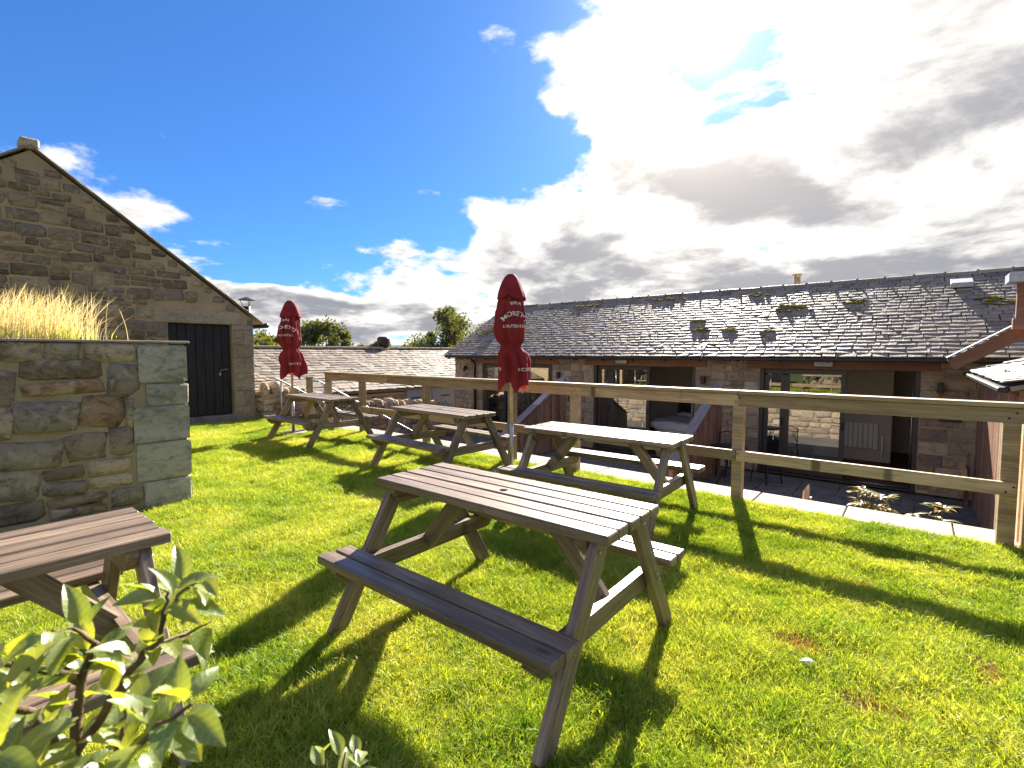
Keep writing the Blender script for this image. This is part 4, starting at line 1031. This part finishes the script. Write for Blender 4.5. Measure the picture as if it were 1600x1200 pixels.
# ---------------------------------------------------------------- leaves and plants
def leaf_mesh(L, W_, cup, droop, mat):
    V = []; F = []; n_ = 6
    for i in range(n_ + 1):
        t = i / n_; w_ = W_ * math.sin(math.pi * (t ** .8)) ** .85 if 0 < t < 1 else 0.001
        for s in (-1, -.5, 0, .5, 1):
            V.append((L * t * (1 - .08 * t), s * w_ / 2, -droop * L * t * t + abs(s) * cup * w_ + .04 * w_ * math.sin(9 * t + 2 * s)))
    for i in range(n_):
        for s in range(4): F.append((i * 5 + s, i * 5 + s + 1, i * 5 + 6 + s, i * 5 + 5 + s))
    me = bpy.data.meshes.new('leaf'); me.from_pydata(V, [], F); me.materials.append(MATS[mat]); me.polygons.foreach_set('use_smooth', [True] * len(F)); me.update(); return me
def dir_matrix(pos, d, roll, sc):
    x = Vector(d).normalized(); up = Vector((0, 0, 1)); y = up.cross(x)
    if y.length < .05: y = Vector((0, 1, 0))
    y.normalize(); z = x.cross(y); M = Matrix((x, y, z)).transposed().to_4x4(); M.translation = pos
    return M @ Matrix.Rotation(roll, 4, 'X') @ Matrix.Scale(sc, 4)
def camray(px, py, dep):
    """point at a given distance in front of the camera, seen at photo pixel (px, py)"""
    c, s = math.cos(.0626), math.sin(.0626); a = (px - 800) / 773; b = -(py - 600) / 773
    x, y, z = a, c + b * s, -s + b * c
    return Vector((CY * x - SY * y, SY * x + CY * y, z)) * dep + Vector((0, 0, 1.4635))
SL = [leaf_mesh(.056, .029, .22, .35, 'shrub_leaf'), leaf_mesh(.046, .026, .12, .6, 'shrub_leaf'), leaf_mesh(.060, .027, .30, .25, 'shrub_leaf')]
def shrub(label, branches, seed, dens, leafmeshes=SL, base=None):
    rg = random.Random(seed); base = base or Vector(branches[0][0][0]); t = thing('leafy_shrub', label, 'shrub', (base.x, base.y, 0))
    for bi, (pts, r0) in enumerate(branches):
        pts = [Vector(p) for p in pts]; fine = []
        for a, b in zip(pts, pts[1:]):
            for q in range(4): fine.append(a.lerp(b, q / 4) + Vector([rg.gauss(0, .0016) for _ in range(3)]))
        fine.append(pts[-1]); L_ = len(fine)
        tube('stem', fine, [r0 * (1 - .75 * i / L_) for i in range(L_)], 'bark', t, 6)
        if dens == 0 or len(pts) < 2: continue
        tot = sum((b - a).length for a, b in zip(fine, fine[1:])); nl = max(3, int(tot * dens))
        for k in range(nl):
            f = (k + rg.uniform(.2, .8)) / nl; f = .18 + .82 * f; i = min(int(f * (L_ - 1)), L_ - 2); p = fine[i].lerp(fine[i + 1], f * (L_ - 1) - i)
            ax = (fine[i + 1] - fine[i]).normalized(); a = k * 2.4 + rg.uniform(-.4, .4); o1 = ax.orthogonal().normalized(); o2 = ax.cross(o1)
            d_ = ax * rg.uniform(.3, .8) + (o1 * math.cos(a) + o2 * math.sin(a)) * .9 + Vector((0, 0, .25))
            st_ = p + d_.normalized() * .012
            link(bpy.data.objects.new('leaf', rg.choice(leafmeshes)), t, dir_matrix(st_, d_, rg.uniform(-.6, .6), rg.uniform(.75, 1.2)))
    return t
C = camray
br = [([C(110, 1420, .80), C(112, 1190, .78), C(128, 1060, .76), C(150, 1010, .75)], .012),
      ([C(128, 1060, .76), C(60, 1045, .72), C(-40, 1030, .68)], .008),
      ([C(112, 1190, .78), C(165, 1110, .74), C(205, 1045, .72), C(246, 1000, .72), C(258, 955, .72), C(264, 925, .72)], .007),
      ([C(205, 1045, .72), C(250, 1010, .74), C(300, 985, .76), C(330, 970, .77)], .004),
      ([C(250, 985, .72), C(280, 930, .73), C(315, 905, .74)], .003),
      ([C(112, 1190, .78), C(60, 1130, .66), C(0, 1090, .6), C(-60, 1080, .56)], .007),
      ([C(110, 1300, .75), C(170, 1210, .62), C(230, 1150, .58), C(300, 1100, .56)], .007),
      ([C(110, 1300, .75), C(40, 1220, .6), C(-20, 1180, .52)], .006),
      ([C(150, 1010, .75), C(120, 985, .7), C(80, 985, .66)], .004),
      ([C(170, 1210, .62), C(190, 1150, .6), C(195, 1110, .6)], .004)]
shrub('leafy apple branch with glossy light green leaves in front of the corner picnic table', br, 4, 58)
br2 = [([C(520, 1420, 1.05), C(530, 1260, 1.0), C(540, 1175, .98)], .005), ([C(530, 1260, 1.0), C(560, 1200, 1.0), C(572, 1160, 1.0)], .004), ([C(530, 1260, 1.0), C(512, 1210, .98), C(508, 1170, .98)], .004)]
shrub('small leafy shoot with pale green leaves standing in the lawn', br2, 9, 28)
BL = [leaf_mesh(.13, .042, .15, .3, 'bush_leaf'), leaf_mesh(.11, .038, .1, .5, 'bush_leaf')]
def bush(label, c, hh, n_st, seed):
    rg = random.Random(seed); t = thing('flower_bush', label, 'bush', (c[0], c[1], c[2]), group='variegated bushes behind the coping')
    for s in range(n_st):
        a = s * 2.4; top = Vector((c[0] + .22 * math.cos(a) * rg.uniform(.2, 1), c[1] + .22 * math.sin(a) * rg.uniform(.2, 1), c[2] + hh * rg.uniform(.75, 1)))
        tube('stem', [c, Vector(c).lerp(top, .5) + Vector((0, 0, .06)), top], [.009, .007, .004], 'bark', t, 5)
        for lvl in (0, .12, .24):
            for k in range(8):
                b = k * .785 + rg.uniform(-.2, .2) + lvl * 5; d_ = Vector((math.cos(b), math.sin(b), .15 + rg.uniform(-.2, .5) - lvl))
                link(bpy.data.objects.new('leaf', rg.choice(BL)), t, dir_matrix(top - Vector((0, 0, lvl)) + d_.normalized() * .01, d_, rg.uniform(-.3, .3), rg.uniform(.7, 1.15)))
bush('variegated yellow green bush behind the coping, the taller of the pair', (-.32, 6.05, -1.0), 1.22, 7, 3)
bush('variegated yellow green bush behind the coping, the smaller one nearer the board fence', (.08, 5.95, -1.0), 1.10, 6, 5)

# ---------------------------------------------------------------- trees and hills
def tree(label, px, dist, ztop, width, seed, mat, zbase=-1.75, nl=5200, leaf=.16):
    rg = random.Random(seed); p = camray(px, 551, 1.0) - Vector((0, 0, 1.4635)); p.z = 0; p = p.normalized() * dist
    t = thing('tree', label, 'tree', (p.x, p.y, zbase), group='trees beyond the low slate roof')
    H = ztop - zbase; tr = width * .045
    tube('trunk', [(p.x, p.y, zbase - .1), (p.x + .1, p.y, zbase + H * .3), (p.x, p.y + .1, zbase + H * .62)], [tr * 1.6, tr, tr * .4], 'bark', t, 8)
    cl = []
    for k in range(38):
        a = rg.uniform(0, 6.283); v = rg.uniform(-.9, 1); rr = math.sqrt(1 - v * v) * rg.uniform(.45, 1.12)
        cl.append((Vector((p.x + rr * width * .5 * math.cos(a), p.y + rr * width * .5 * math.sin(a), zbase + H * (.60 + .36 * v))), width * rg.uniform(.06, .16)))
    for k in range(6):
        c_, _ = cl[k]; tube('limb', [(p.x, p.y, zbase + H * .35), Vector((p.x, p.y, zbase + H * .5)).lerp(c_, .4), c_], [tr * .5, tr * .3, tr * .1], 'bark', t, 5)
    N_ = nl; rs = np.random.RandomState(seed); V = []; F = []
    for i in range(N_):
        c_, r_ = cl[rg.randrange(len(cl))]; d_ = Vector(rs.normal(size=3)); d_.normalize(); q = c_ + d_ * r_ * rg.uniform(.3, 1.15) * Vector((1, 1, .8)).length / 1.6
        a = Vector(rs.normal(size=3)).normalized(); b = a.orthogonal().normalized() * leaf * rg.uniform(.5, 1); a = a * leaf * rg.uniform(.6, 1.2); k = len(V)
        V += [q - a, q + b * .5, q + a, q - b * .5]; F.append((k, k + 1, k + 2, k + 3))
    mesh_obj('crown', V, F, mat, t)
tree('dark green tree showing beside the gabled barn corner', 420, 40, 3.0, 4.5, 1, 'tree_leaf_a', nl=5000)
tree('round light green tree close beside the gabled barn corner', 408, 30, 2.15, 3.0, 2, 'tree_leaf_b', nl=4000)
tree('spreading grey green tree behind the low roof, right of the far parasol', 512, 45, 3.9, 5.4, 3, 'tree_leaf_a', nl=7000, leaf=.2)
tree('smaller grey green tree between the far parasol and the spreading tree', 482, 50, 3.2, 3.6, 4, 'tree_leaf_a', nl=4500)
tree('round yellow green tree beside the dark chimney pot', 595, 55, 2.9, 3.0, 5, 'tree_leaf_b', nl=5000)
tree('low yellow green tree behind the chimney pot', 645, 60, 2.7, 3.6, 6, 'tree_leaf_b', nl=4500)
tree('tall loose tree behind the end of the long barn', 712, 38, 4.7, 5.8, 7, 'tree_leaf_a', nl=13000, leaf=.15)
tree('low dark tree far behind the low slate roof', 560, 90, 2.6, 5.0, 8, 'tree_leaf_a', nl=3000, leaf=.3)
tree('low hedge like tree between the chimney pot and the tall loose tree', 672, 70, 2.7, 5.0, 10, 'tree_leaf_b', nl=4500, leaf=.25)
# distant hills
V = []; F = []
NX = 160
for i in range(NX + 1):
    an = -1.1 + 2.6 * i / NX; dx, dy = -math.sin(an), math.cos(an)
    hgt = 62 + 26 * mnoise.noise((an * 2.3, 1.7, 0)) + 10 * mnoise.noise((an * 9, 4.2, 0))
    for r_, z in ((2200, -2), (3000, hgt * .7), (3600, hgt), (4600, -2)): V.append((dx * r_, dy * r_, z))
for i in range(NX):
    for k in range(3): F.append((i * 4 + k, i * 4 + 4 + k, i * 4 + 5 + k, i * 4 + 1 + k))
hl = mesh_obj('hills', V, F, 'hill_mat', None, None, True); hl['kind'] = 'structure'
